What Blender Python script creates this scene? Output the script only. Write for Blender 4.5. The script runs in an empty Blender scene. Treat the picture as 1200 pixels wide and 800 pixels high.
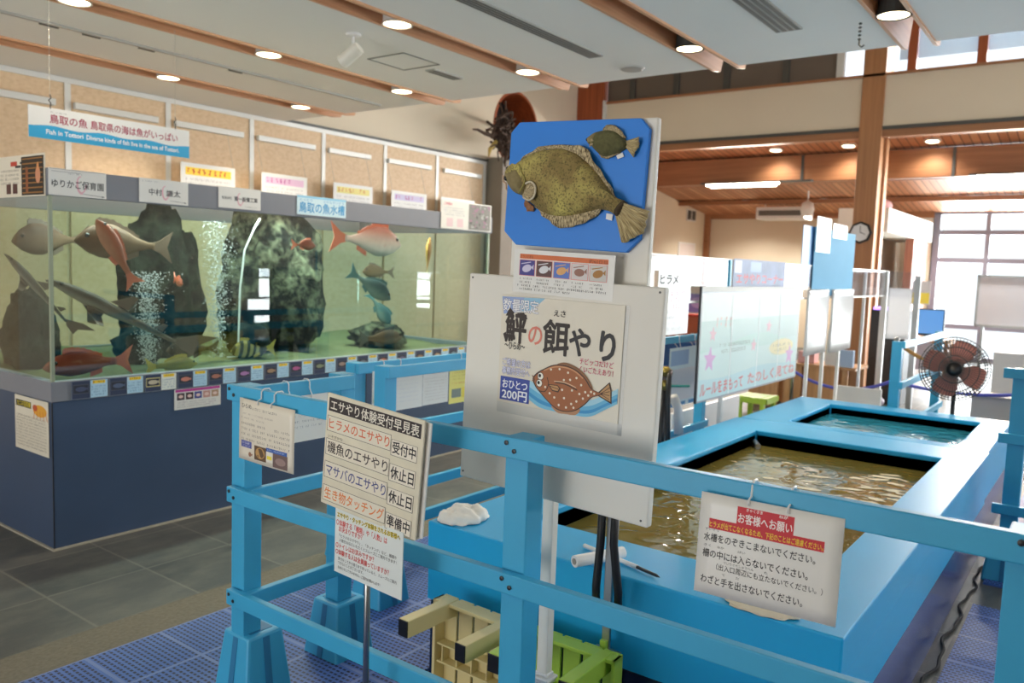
import bpy, bmesh, math, random
from mathutils import Vector, Matrix, noise
random.seed(7)
S = bpy.context.scene
COL = S.collection
PI = math.pi

# ------------------------------------------------------------------ camera, world, light, exposure
def basis(yaw, pit, rol):
    f = Vector((math.sin(yaw)*math.cos(pit), math.cos(yaw)*math.cos(pit), math.sin(pit)))
    r0 = Vector((math.cos(yaw), -math.sin(yaw), 0)); u0 = r0.cross(f)
    return r0*math.cos(rol)+u0*math.sin(rol), -r0*math.sin(rol)+u0*math.cos(rol), f
R_, U_, F_ = basis(*map(math.radians, (53.548, -5.207, 2.0)))
cd = bpy.data.cameras.new('camera'); cam = bpy.data.objects.new('camera', cd); COL.objects.link(cam)
cam.matrix_world = Matrix(((R_.x, U_.x, -F_.x, 0), (R_.y, U_.y, -F_.y, 0), (R_.z, U_.z, -F_.z, 1.5), (0, 0, 0, 1)))
cd.sensor_width = 36; cd.lens = 954.9/1200*36; cd.clip_end = 200; cd.clip_start = .05
cd.dof.use_dof = True; cd.dof.focus_distance = 2.05; cd.dof.aperture_fstop = 4.5
S.camera = cam
S.view_settings.view_transform = 'Standard'; S.view_settings.look = 'None'
S.view_settings.gamma = 1; S.view_settings.use_curve_mapping = False
S.view_settings.exposure = 0.35
W = bpy.data.worlds.new('sky'); S.world = W; W.use_nodes = True
W.node_tree.nodes['Background'].inputs[0].default_value = (.86, .93, 1, 1)
W.node_tree.nodes['Background'].inputs[1].default_value = 1.3

def area(name, loc, direction, sx, sy, power, color=(1, 1, 1)):
    l = bpy.data.lights.new(name, 'AREA'); l.shape = 'RECTANGLE'; l.size = sx; l.size_y = sy
    l.energy = power; l.color = color
    o = bpy.data.objects.new(name, l); COL.objects.link(o); o.location = loc
    o.rotation_euler = Vector(direction).to_track_quat('-Z', 'Y').to_euler()
    return o
# daylight outside the far window wall, the clerestory and the side windows
area('daylight_far', (18.0, -1.6, 1.5), (-1, 0, .1), 9.0, 2.8, 1300, (.95, .98, 1))
area('daylight_clerestory', (12.5, -1.2, 4.75), (-1, 0, -.25), 7.2, .9, 330, (.93, .97, 1))
for x, w in ((9.5, 2.4), (13.7, 2.4), (16.4, 1.2)):
    area('daylight_side_low', (x+w/2, -5.3, .75), (0, 1, .1), w-.1, 1.15, 50*w, (.95, .98, 1))
for x in (-.8, 1.8, 4.4, 7.0):
    area('daylight_side_high', (x+1.2, -5.35, 3.5), (0, 1, -.25), 2.3, 1.7, 40, (.96, .98, 1))
# added fill lamps aimed up at the ceiling, rear and beyond the far windows
area('ceiling_fill_rear', (-4.6, 2.6, .05), (.55, -.05, 1), 3.0, 7.0, 420, (1, .98, .93))
area('ceiling_fill_far', (19.6, -1.5, .05), (-.6, 0, 1), 3.0, 8.5, 120, (1, .99, .96))

# ------------------------------------------------------------------ materials
def lin(c):
    return tuple(((v/255)/12.92 if v/255 <= .04045 else ((v/255+.055)/1.055)**2.4) for v in c)
_M = {}
def mat(name, c, rough=.5, metal=0.0, vary=.06, scale=6.0, bump=0.0, emit=0, spec=.5, alpha=1.0, trans=0.0):
    """plain procedural surface: base colour with a soft noise variation"""
    if name in _M: return _M[name]
    m = bpy.data.materials.new(name); m.use_nodes = True; nt = m.node_tree; b = nt.nodes['Principled BSDF']
    L = lin(c)
    b.inputs['Roughness'].default_value = rough; b.inputs['Metallic'].default_value = metal
    b.inputs['Specular IOR Level'].default_value = spec
    if vary:
        tc = nt.nodes.new('ShaderNodeTexCoord'); n = nt.nodes.new('ShaderNodeTexNoise'); n.inputs['Scale'].default_value = scale
        n.inputs['Detail'].default_value = 4
        r = nt.nodes.new('ShaderNodeMix'); r.data_type = 'RGBA'
        r.inputs[6].default_value = (*[max(0, v*(1-vary)) for v in L], 1); r.inputs[7].default_value = (*[min(1, v*(1+vary)) for v in L], 1)
        nt.links.new(tc.outputs['Object'], n.inputs['Vector']); nt.links.new(n.outputs['Fac'], r.inputs[0]); nt.links.new(r.outputs[2], b.inputs['Base Color'])
        if bump:
            bp = nt.nodes.new('ShaderNodeBump'); bp.inputs['Strength'].default_value = bump; bp.inputs['Distance'].default_value = .01
            nt.links.new(n.outputs['Fac'], bp.inputs['Height']); nt.links.new(bp.outputs[0], b.inputs['Normal'])
    else:
        b.inputs['Base Color'].default_value = (*L, 1)
    if emit:
        b.inputs['Emission Color'].default_value = (*L, 1); b.inputs['Emission Strength'].default_value = emit
    if alpha < 1: b.inputs['Alpha'].default_value = alpha
    if trans: b.inputs['Transmission Weight'].default_value = trans
    _M[name] = m; return m
def ink(c, rough=.55):
    return mat('ink_%d_%d_%d' % tuple(c), c, rough, vary=0)

def nodes_mat(name):
    m = bpy.data.materials.new(name); m.use_nodes = True; _M[name] = m
    return m, m.node_tree, m.node_tree.nodes['Principled BSDF']
def N(nt, t, **k):
    n = nt.nodes.new(t)
    for a, b in k.items(): setattr(n, a, b)
    return n
def math_n(nt, op, a, b=None, c=None):
    n = nt.nodes.new('ShaderNodeMath'); n.operation = op
    for i, v in enumerate((a, b, c)):
        if v is None: continue
        if isinstance(v, (int, float)): n.inputs[i].default_value = v
        else: nt.links.new(v, n.inputs[i])
    return n.outputs[0]
def mixc(nt, fac, a, b):
    n = nt.nodes.new('ShaderNodeMix'); n.data_type = 'RGBA'
    for i, v in ((0, fac), (6, a), (7, b)):
        if isinstance(v, (int, float)): n.inputs[i].default_value = v
        elif isinstance(v, tuple): n.inputs[i].default_value = (*v, 1)
        else: nt.links.new(v, n.inputs[i])
    return n.outputs[2]

def wood(name, c1, c2, axis=2, rough=.45, freq=1.0):
    """timber: noise stretched along the grain axis"""
    m, nt, b = nodes_mat(name)
    tc = N(nt, 'ShaderNodeTexCoord'); mp = N(nt, 'ShaderNodeMapping')
    s = [22*freq]*3; s[axis] = .9*freq; mp.inputs['Scale'].default_value = s
    n = N(nt, 'ShaderNodeTexNoise'); n.inputs['Scale'].default_value = 1; n.inputs['Detail'].default_value = 6; n.inputs['Roughness'].default_value = .65
    nt.links.new(tc.outputs['Object'], mp.inputs[0]); nt.links.new(mp.outputs[0], n.inputs['Vector'])
    r = N(nt, 'ShaderNodeValToRGB'); r.color_ramp.elements[0].position = .3; r.color_ramp.elements[1].position = .7
    r.color_ramp.elements[0].color = (*lin(c1), 1); r.color_ramp.elements[1].color = (*lin(c2), 1)
    nt.links.new(n.outputs['Fac'], r.inputs[0]); nt.links.new(r.outputs[0], b.inputs['Base Color'])
    b.inputs['Roughness'].default_value = rough
    return m
M_wood = wood('glulam_timber', (160, 110, 72), (182, 130, 88), 2)
M_woodY = wood('glulam_timber_cross', (148, 100, 68), (174, 122, 84), 1)
M_woodX = wood('slot_timber', (196, 138, 98), (232, 180, 138), 0)
M_post = wood('red_timber', (140, 66, 32), (178, 92, 50), 2)
M_desk = wood('light_desk_wood', (190, 140, 96), (216, 168, 122), 2)

def slat_ceiling():
    m, nt, b = nodes_mat('slatted_cedar_boards')
    tc = N(nt, 'ShaderNodeTexCoord'); sp = N(nt, 'ShaderNodeSeparateXYZ'); nt.links.new(tc.outputs['Object'], sp.inputs[0])
    y = math_n(nt, 'MULTIPLY', sp.outputs[1], 9.0)
    fr = math_n(nt, 'FRACT', y); fl = math_n(nt, 'FLOOR', y)
    wn = N(nt, 'ShaderNodeTexWhiteNoise', noise_dimensions='1D'); nt.links.new(fl, wn.inputs['W'])
    base = mixc(nt, wn.outputs[0], lin((176, 116, 78)), lin((206, 150, 110)))
    gap = math_n(nt, 'LESS_THAN', fr, .14)
    nt.links.new(mixc(nt, gap, base, lin((104, 62, 40))), b.inputs['Base Color']); b.inputs['Roughness'].default_value = .5
    return m
M_slat = slat_ceiling()

def floor_mat():
    m, nt, b = nodes_mat('slate_floor_tiles')
    tc = N(nt, 'ShaderNodeTexCoord'); mp = N(nt, 'ShaderNodeMapping'); mp.inputs['Location'].default_value = (.246, .005, 0)
    nt.links.new(tc.outputs['Object'], mp.inputs[0])
    br = N(nt, 'ShaderNodeTexBrick'); br.offset = 0; br.inputs['Scale'].default_value = 1
    br.inputs['Brick Width'].default_value = .455; br.inputs['Row Height'].default_value = .455; br.inputs['Mortar Size'].default_value = .006
    br.inputs['Color1'].default_value = (*lin((74, 76, 75)), 1); br.inputs['Color2'].default_value = (*lin((90, 91, 89)), 1)
    br.inputs['Mortar'].default_value = (*lin((120, 118, 110)), 1)
    nt.links.new(mp.outputs[0], br.inputs['Vector'])
    mp2 = N(nt, 'ShaderNodeMapping'); mp2.inputs['Scale'].default_value = (1.5, 2.6, 1); nt.links.new(tc.outputs['Object'], mp2.inputs[0])
    n = N(nt, 'ShaderNodeTexNoise'); n.inputs['Scale'].default_value = 2.2; n.inputs['Detail'].default_value = 9; n.inputs['Roughness'].default_value = .68
    nt.links.new(mp2.outputs[0], n.inputs['Vector'])
    r = N(nt, 'ShaderNodeValToRGB'); r.color_ramp.elements[0].position = .42; r.color_ramp.elements[1].position = .70
    nt.links.new(n.outputs['Fac'], r.inputs[0])
    f = math_n(nt, 'MULTIPLY', r.outputs[0], .5)
    n2 = N(nt, 'ShaderNodeTexNoise'); n2.inputs['Scale'].default_value = 160; n2.inputs['Detail'].default_value = 2; nt.links.new(tc.outputs['Object'], n2.inputs['Vector'])
    c = mixc(nt, f, br.outputs['Color'], lin((138, 135, 122)))
    c = mixc(nt, math_n(nt, 'MULTIPLY', n2.outputs['Fac'], .35), c, lin((46, 46, 42)))
    nt.links.new(c, b.inputs['Base Color']); b.inputs['Roughness'].default_value = .42
    bp = N(nt, 'ShaderNodeBump'); bp.inputs['Strength'].default_value = .25; bp.inputs['Distance'].default_value = .004
    nt.links.new(n.outputs['Fac'], bp.inputs['Height']); nt.links.new(bp.outputs[0], b.inputs['Normal'])
    return m
M_floor = floor_mat()

def mat_tiles():
    """blue interlocking duckboard: staggered holes and a plain seam every 0.29 m"""
    m, nt, b = nodes_mat('blue_perforated_mat')
    tc = N(nt, 'ShaderNodeTexCoord'); sp = N(nt, 'ShaderNodeSeparateXYZ'); nt.links.new(tc.outputs['Object'], sp.inputs[0])
    P = .0215
    x = math_n(nt, 'DIVIDE', sp.outputs[0], P); y = math_n(nt, 'DIVIDE', sp.outputs[1], P)
    odd = math_n(nt, 'FLOORED_MODULO', math_n(nt, 'FLOOR', x), 2)
    y2 = math_n(nt, 'ADD', y, math_n(nt, 'MULTIPLY', odd, .5))
    fx = math_n(nt, 'SUBTRACT', math_n(nt, 'FRACT', x), .5); fy = math_n(nt, 'SUBTRACT', math_n(nt, 'FRACT', y2), .5)
    d = math_n(nt, 'MAXIMUM', math_n(nt, 'ABSOLUTE', math_n(nt, 'MULTIPLY', fx, 1.35)), math_n(nt, 'ABSOLUTE', math_n(nt, 'MULTIPLY', fy, .92)))
    hole = math_n(nt, 'LESS_THAN', d, .32)
    sx = math_n(nt, 'ABSOLUTE', math_n(nt, 'SUBTRACT', math_n(nt, 'FRACT', math_n(nt, 'DIVIDE', math_n(nt, 'ADD', sp.outputs[0], .02), .29)), .5))
    sy = math_n(nt, 'ABSOLUTE', math_n(nt, 'SUBTRACT', math_n(nt, 'FRACT', math_n(nt, 'DIVIDE', math_n(nt, 'ADD', sp.outputs[1], .26), .29)), .5))
    seam = math_n(nt, 'GREATER_THAN', math_n(nt, 'MAXIMUM', sx, sy), .475)
    hole = math_n(nt, 'MULTIPLY', hole, math_n(nt, 'SUBTRACT', 1, seam))
    n = N(nt, 'ShaderNodeTexNoise'); n.inputs['Scale'].default_value = 9; n.inputs['Detail'].default_value = 5; nt.links.new(tc.outputs['Object'], n.inputs['Vector'])
    base = mixc(nt, n.outputs['Fac'], lin((52, 88, 166)), lin((86, 120, 190)))
    base = mixc(nt, math_n(nt, 'MULTIPLY', seam, .35), base, lin((150, 160, 190)))
    nt.links.new(mixc(nt, hole, base, lin((16, 24, 62))), b.inputs['Base Color']); b.inputs['Roughness'].default_value = .5
    bp = N(nt, 'ShaderNodeBump'); bp.inputs['Strength'].default_value = .8; bp.inputs['Distance'].default_value = .006; bp.invert = True
    nt.links.new(hole, bp.inputs['Height']); nt.links.new(bp.outputs[0], b.inputs['Normal'])
    return m
M_mat = mat_tiles()

def ply_mat():
    m, nt, b = nodes_mat('osb_panel')
    tc = N(nt, 'ShaderNodeTexCoord'); v = N(nt, 'ShaderNodeTexVoronoi'); v.inputs['Scale'].default_value = 42
    mp = N(nt, 'ShaderNodeMapping'); mp.inputs['Scale'].default_value = (.7, 1, 1.3); nt.links.new(tc.outputs['Object'], mp.inputs[0]); nt.links.new(mp.outputs[0], v.inputs['Vector'])
    n = N(nt, 'ShaderNodeTexNoise'); n.inputs['Scale'].default_value = 26; n.inputs['Detail'].default_value = 6; nt.links.new(tc.outputs['Object'], n.inputs['Vector'])
    c = mixc(nt, n.outputs['Fac'], lin((204, 170, 130)), lin((236, 208, 174)))
    sc = N(nt, 'ShaderNodeSeparateColor'); nt.links.new(v.outputs['Color'], sc.inputs[0])
    c = mixc(nt, math_n(nt, 'MULTIPLY', sc.outputs[0], .28), c, lin((244, 220, 190)))
    nt.links.new(c, b.inputs['Base Color']); b.inputs['Roughness'].default_value = .55
    return m
M_ply = ply_mat()

M_blue = mat('sky_blue_paint', (58, 166, 210), .42, vary=.10, scale=5)
M_rim = mat('pool_blue_gelcoat', (34, 166, 222), .34, vary=.06, scale=3, spec=.35)
M_navy = mat('navy_laminate', (60, 78, 106), .42, vary=.16, scale=3)
M_navy2_glare = mat('navy_pool_base_glare', (74, 88, 138), .18, vary=.12, scale=3)  # lit copy of the navy base, window glare put into the colour
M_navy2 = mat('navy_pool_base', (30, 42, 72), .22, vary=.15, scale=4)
M_grey = mat('grey_tank_frame', (128, 130, 138), .5, vary=.05)
M_beige = mat('beige_plaster', (224, 211, 190), .8, vary=.04, scale=1.5)
M_ceil = mat('off_white_ceiling_board', (243, 241, 236), .85, vary=.03, scale=.8)
M_white = mat('white_painted_board', (226, 222, 212), .5, vary=.04, scale=5)
M_whiteg = mat('white_plastic', (232, 232, 232), .35, vary=.03)
M_paper = mat('laminated_paper', (228, 226, 220), .32, vary=.03, scale=9)
M_cream = mat('cream_laminated_paper', (224, 216, 198), .34, vary=.05, scale=9)
M_conc = mat('concrete', (150, 142, 132), .85, vary=.12, scale=3, bump=.2)
M_kerb = mat('exposed_aggregate', (112, 106, 92), .8, vary=.35, scale=70, bump=.5)
M_steel = mat('brushed_steel', (170, 170, 168), .3, 1.0, vary=.1)
M_dark = mat('black_plastic', (26, 26, 30), .4, vary=.15)
M_darkgrey = mat('dark_grey_metal', (86, 86, 84), .45, .4)
M_trim = mat('white_aluminium_trim', (222, 222, 220), .4, .2, vary=.03)
M_shade = mat('brown_grey_shade', (112, 100, 90), .8, vary=.1, scale=2)
M_lamp = mat('warm_lamp_diffuser', (255, 236, 190), .5, vary=0, emit=9)
M_tube = mat('fluorescent_tube_glow', (255, 246, 226), .5, vary=0, emit=14)
M_bluesign = mat('bright_blue_panel', (22, 124, 220), .42, vary=.05, scale=3)
M_tie = mat('white_zip_tie', (230, 230, 228), .4, vary=0)

def glass(name, tint, refl=1.0, rough=0.0, fog=0.0):
    """thin clear pane: transparent through, fresnel reflection on top"""
    m = bpy.data.materials.new(name); m.use_nodes = True; nt = m.node_tree; nt.nodes.clear()
    out = N(nt, 'ShaderNodeOutputMaterial'); t = N(nt, 'ShaderNodeBsdfTransparent'); t.inputs[0].default_value = (*tint, 1)
    g = N(nt, 'ShaderNodeBsdfGlossy'); g.inputs['Roughness'].default_value = rough
    ge = N(nt, 'ShaderNodeNewGeometry'); vd = N(nt, 'ShaderNodeVectorMath', operation='DOT_PRODUCT')
    nt.links.new(ge.outputs['Incoming'], vd.inputs[0]); nt.links.new(ge.outputs['Normal'], vd.inputs[1])
    cs = math_n(nt, 'POWER', math_n(nt, 'SUBTRACT', 1, math_n(nt, 'ABSOLUTE', vd.outputs['Value'])), 5)
    mx = N(nt, 'ShaderNodeMixShader'); nt.links.new(math_n(nt, 'MINIMUM', math_n(nt, 'MULTIPLY', math_n(nt, 'ADD', math_n(nt, 'MULTIPLY', cs, .96), .04), refl), 1.0), mx.inputs[0])
    base = t.outputs[0]
    if fog:
        df = N(nt, 'ShaderNodeBsdfDiffuse'); df.inputs[0].default_value = (.85, .86, .88, 1)
        m2 = N(nt, 'ShaderNodeMixShader'); m2.inputs[0].default_value = fog
        nt.links.new(t.outputs[0], m2.inputs[1]); nt.links.new(df.outputs[0], m2.inputs[2]); base = m2.outputs[0]
    nt.links.new(base, mx.inputs[1]); nt.links.new(g.outputs[0], mx.inputs[2]); nt.links.new(mx.outputs[0], out.inputs[0])
    _M[name] = m; return m
M_glass = glass('aquarium_glass', (.93, .98, .96), 1.1)
M_acryl = glass('clear_acrylic', (.88, .89, .92), .7, .05, .04)
M_film = glass('clear_laminate_film', (.975, .975, .975), .9, .15, .04)
def sheet_mat():
    m, nt, b = nodes_mat('translucent_laminated_paper')
    b.inputs['Base Color'].default_value = (.80, .81, .82, 1); b.inputs['Roughness'].default_value = .25
    t = N(nt, 'ShaderNodeBsdfTranslucent'); t.inputs[0].default_value = (.85, .86, .88, 1); mx = N(nt, 'ShaderNodeMixShader'); mx.inputs[0].default_value = .5
    nt.links.new(b.outputs[0], mx.inputs[1]); nt.links.new(t.outputs[0], mx.inputs[2]); nt.links.new(mx.outputs[0], nt.nodes['Material Output'].inputs[0])
    return m
M_sheet = sheet_mat()
M_window = glass('window_glass', (.95, .97, .97), 1.0)

def tank_water():
    m = bpy.data.materials.new('aquarium_water'); m.use_nodes = True; nt = m.node_tree; nt.nodes.clear()
    out = N(nt, 'ShaderNodeOutputMaterial'); t = N(nt, 'ShaderNodeBsdfTransparent'); nt.links.new(t.outputs[0], out.inputs[0])
    a = N(nt, 'ShaderNodeVolumeAbsorption'); a.inputs[0].default_value = (.40, .88, .86, 1); a.inputs[1].default_value = .40
    nt.links.new(a.outputs[0], out.inputs['Volume'])
    return m
M_water = tank_water()

def pool_water(name, c1, c2, bump, scale):
    m, nt, b = nodes_mat(name)
    tc = N(nt, 'ShaderNodeTexCoord'); n = N(nt, 'ShaderNodeTexNoise'); n.inputs['Scale'].default_value = 2.2; n.inputs['Detail'].default_value = 3
    nt.links.new(tc.outputs['Object'], n.inputs['Vector'])
    nt.links.new(mixc(nt, n.outputs['Fac'], lin(c1), lin(c2)), b.inputs['Base Color'])
    b.inputs['Roughness'].default_value = .04; b.inputs['Specular IOR Level'].default_value = .65; b.inputs['IOR'].default_value = 1.34
    n2 = N(nt, 'ShaderNodeTexNoise'); n2.inputs['Scale'].default_value = scale; n2.inputs['Detail'].default_value = 2; n2.inputs['Distortion'].default_value = .6
    nt.links.new(tc.outputs['Object'], n2.inputs['Vector'])
    bp = N(nt, 'ShaderNodeBump'); bp.inputs['Strength'].default_value = bump; bp.inputs['Distance'].default_value = .02
    nt.links.new(n2.outputs['Fac'], bp.inputs['Height']); nt.links.new(bp.outputs[0], b.inputs['Normal'])
    return m
M_pool = pool_water('murky_olive_water', (98, 90, 44), (128, 116, 62), .35, 9)
M_pool2 = pool_water('turquoise_water', (30, 122, 148), (70, 160, 180), .6, 8)

# ------------------------------------------------------------------ mesh helpers
class MB:
    def __init__(s): s.v = []; s.f = []; s.m = []
    def add(s, vs, fs, mi=0):
        o = len(s.v); s.v += [Vector(p) for p in vs]; s.f += [tuple(i+o for i in f) for f in fs]; s.m += [mi]*len(fs); return s
    def box(s, x0, x1, y0, y1, z0, z1, mi=0):
        x0, x1 = sorted((x0, x1)); y0, y1 = sorted((y0, y1)); z0, z1 = sorted((z0, z1))
        return s.add([(x0,y0,z0),(x1,y0,z0),(x1,y1,z0),(x0,y1,z0),(x0,y0,z1),(x1,y0,z1),(x1,y1,z1),(x0,y1,z1)],
                     [(0,3,2,1),(4,5,6,7),(0,1,5,4),(1,2,6,5),(2,3,7,6),(3,0,4,7)], mi)
    def prism(s, poly, o, U, V, Nn, d0, d1, mi=0):
        o, U, V, Nn = map(Vector, (o, U, V, Nn)); n = len(poly)
        a = [o+U*p[0]+V*p[1]+Nn*d0 for p in poly]; b = [o+U*p[0]+V*p[1]+Nn*d1 for p in poly]
        fs = [tuple(range(n))[::-1], tuple(range(n, 2*n))]+[(i, (i+1) % n, n+(i+1) % n, n+i) for i in range(n)]
        return s.add(a+b, fs, mi)
    def tube(s, pts, r, n=8, mi=0, caps=True):
        pts = [Vector(p) for p in pts]; rings = []; k = len(pts)
        rr = r if isinstance(r, (list, tuple)) else [r]*k
        up = None
        for i, p in enumerate(pts):
            t = (pts[min(i+1, k-1)]-pts[max(i-1, 0)]).normalized()
            if up is None: up = Vector((0, 0, 1)) if abs(t.z) < .9 else Vector((1, 0, 0))
            a = t.cross(up).normalized(); b = a.cross(t).normalized(); up = b
            rings.append([p+a*math.cos(2*PI*j/n)*rr[i]+b*math.sin(2*PI*j/n)*rr[i] for j in range(n)])
        vs = [q for R in rings for q in R]
        fs = [(i*n+j, i*n+(j+1) % n, (i+1)*n+(j+1) % n, (i+1)*n+j) for i in range(k-1) for j in range(n)]
        if caps: fs += [tuple(range(n))[::-1], tuple((k-1)*n+j for j in range(n))]
        return s.add(vs, fs, mi)
    def lathe(s, prof, o=(0, 0, 0), Nn=(0, 0, 1), n=24, mi=0):
        o = Vector(o); Nn = Vector(Nn).normalized(); a = Nn.orthogonal().normalized(); b = Nn.cross(a)
        vs = [o+Nn*z+(a*math.cos(2*PI*j/n)+b*math.sin(2*PI*j/n))*r for r, z in prof for j in range(n)]
        k = len(prof); fs = [(i*n+j, i*n+(j+1) % n, (i+1)*n+(j+1) % n, (i+1)*n+j) for i in range(k-1) for j in range(n)]
        if prof[0] != prof[-1]: fs += [tuple(range(n))[::-1], tuple((k-1)*n+j for j in range(n))]
        return s.add(vs, fs, mi)
    def ball(s, c, r, nu=10, nv=6, sc=(1, 1, 1), mi=0):
        c = Vector(c); vs = []; 
        for i in range(1, nv):
            t = PI*i/nv
            vs += [c+Vector((math.sin(t)*math.cos(2*PI*j/nu)*sc[0], math.sin(t)*math.sin(2*PI*j/nu)*sc[1], math.cos(t)*sc[2]))*r for j in range(nu)]
        vs += [c+Vector((0, 0, r*sc[2])), c-Vector((0, 0, r*sc[2]))]; T = len(vs)-2
        fs = [(i*nu+j, (i+1)*nu+j, (i+1)*nu+(j+1) % nu, i*nu+(j+1) % nu) for i in range(nv-2) for j in range(nu)]
        fs += [(T, j, (j+1) % nu) for j in range(nu)]+[(T+1, (nv-2)*nu+(j+1) % nu, (nv-2)*nu+j) for j in range(nu)]
        return s.add(vs, fs, mi)
    def grid(s, fn, nu, nv, mi=0):
        vs = [fn(i/nu, j/nv) for j in range(nv+1) for i in range(nu+1)]
        return s.add(vs, [(j*(nu+1)+i, j*(nu+1)+i+1, (j+1)*(nu+1)+i+1, (j+1)*(nu+1)+i) for j in range(nv) for i in range(nu)], mi)
    def build(s, name, mats, parent=None, smooth=False, bevel=0, label=None, solid=0, local=False):
        mats = mats if isinstance(mats, (list, tuple)) else [mats]
        if parent is not None: off = Vector((0, 0, 0)) if local else abs_loc(parent)
        else:
            lo = Vector([min(p[i] for p in s.v) for i in range(3)]); hi = Vector([max(p[i] for p in s.v) for i in range(3)])
            off = Vector(((lo.x+hi.x)/2, (lo.y+hi.y)/2, lo.z)) if not local else Vector((0, 0, 0))
        me = bpy.data.meshes.new(name); me.from_pydata([tuple(p-off) for p in s.v], [], s.f)
        for m in mats: me.materials.append(m)
        for p, mi in zip(me.polygons, s.m): p.material_index = mi; p.use_smooth = smooth
        bm = bmesh.new(); bm.from_mesh(me); bmesh.ops.recalc_face_normals(bm, faces=bm.faces); bm.to_mesh(me); bm.free()
        o = bpy.data.objects.new(name, me); COL.objects.link(o)
        if parent is not None: o.parent = parent
        else: o.location = off
        if solid:
            d = o.modifiers.new('thickness', 'SOLIDIFY'); d.thickness = solid; d.offset = 0
        if bevel:
            d = o.modifiers.new('bevel', 'BEVEL'); d.width = bevel; d.segments = 2; d.limit_method = 'ANGLE'
        if label: o['label'] = label
        return o
def abs_loc(o):
    v = Vector((0, 0, 0))
    while o: v = v+o.location; o = o.parent
    return v
def tag(o, label, cat, group=None, kind=None):
    o['label'] = label; o['category'] = cat
    if group: o['group'] = group
    if kind: o['kind'] = kind
    return o
def thing(name, label, cat, loc, group=None):
    o = bpy.data.objects.new(name, None); COL.objects.link(o); o.location = loc; o.empty_display_size = .05
    return tag(o, label, cat, group)
def struct(name, mb, m, label=None, **k):
    o = mb.build(name, m, **k); o['kind'] = 'structure'
    if label: o['label'] = label; o['category'] = name.split('_')[0]
    return o
def copy_tree(o, parent=None):
    c = o.copy(); COL.objects.link(c); c.parent = parent
    for ch in list(o.children): copy_tree(ch, c)
    return c

# ------------------------------------------------------------------ lettering
_glyph = {}
def glyphs(s, bold):
    k = (s, round(bold, 3))
    if k in _glyph: return _glyph[k]
    c = bpy.data.curves.new('lettering_curve', 'FONT'); c.body = s; c.offset = bold; c.resolution_u = 3
    o = bpy.data.objects.new('lettering_curve', c); COL.objects.link(o); bpy.context.view_layer.update()
    e = o.evaluated_get(bpy.context.evaluated_depsgraph_get()); me = e.to_mesh()
    v = [(p.co.x, p.co.y) for p in me.vertices]; f = [tuple(p.vertices) for p in me.polygons]; e.to_mesh_clear()
    bpy.data.objects.remove(o); bpy.data.curves.remove(c)
    _glyph[k] = (v, f); return v, f

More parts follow.
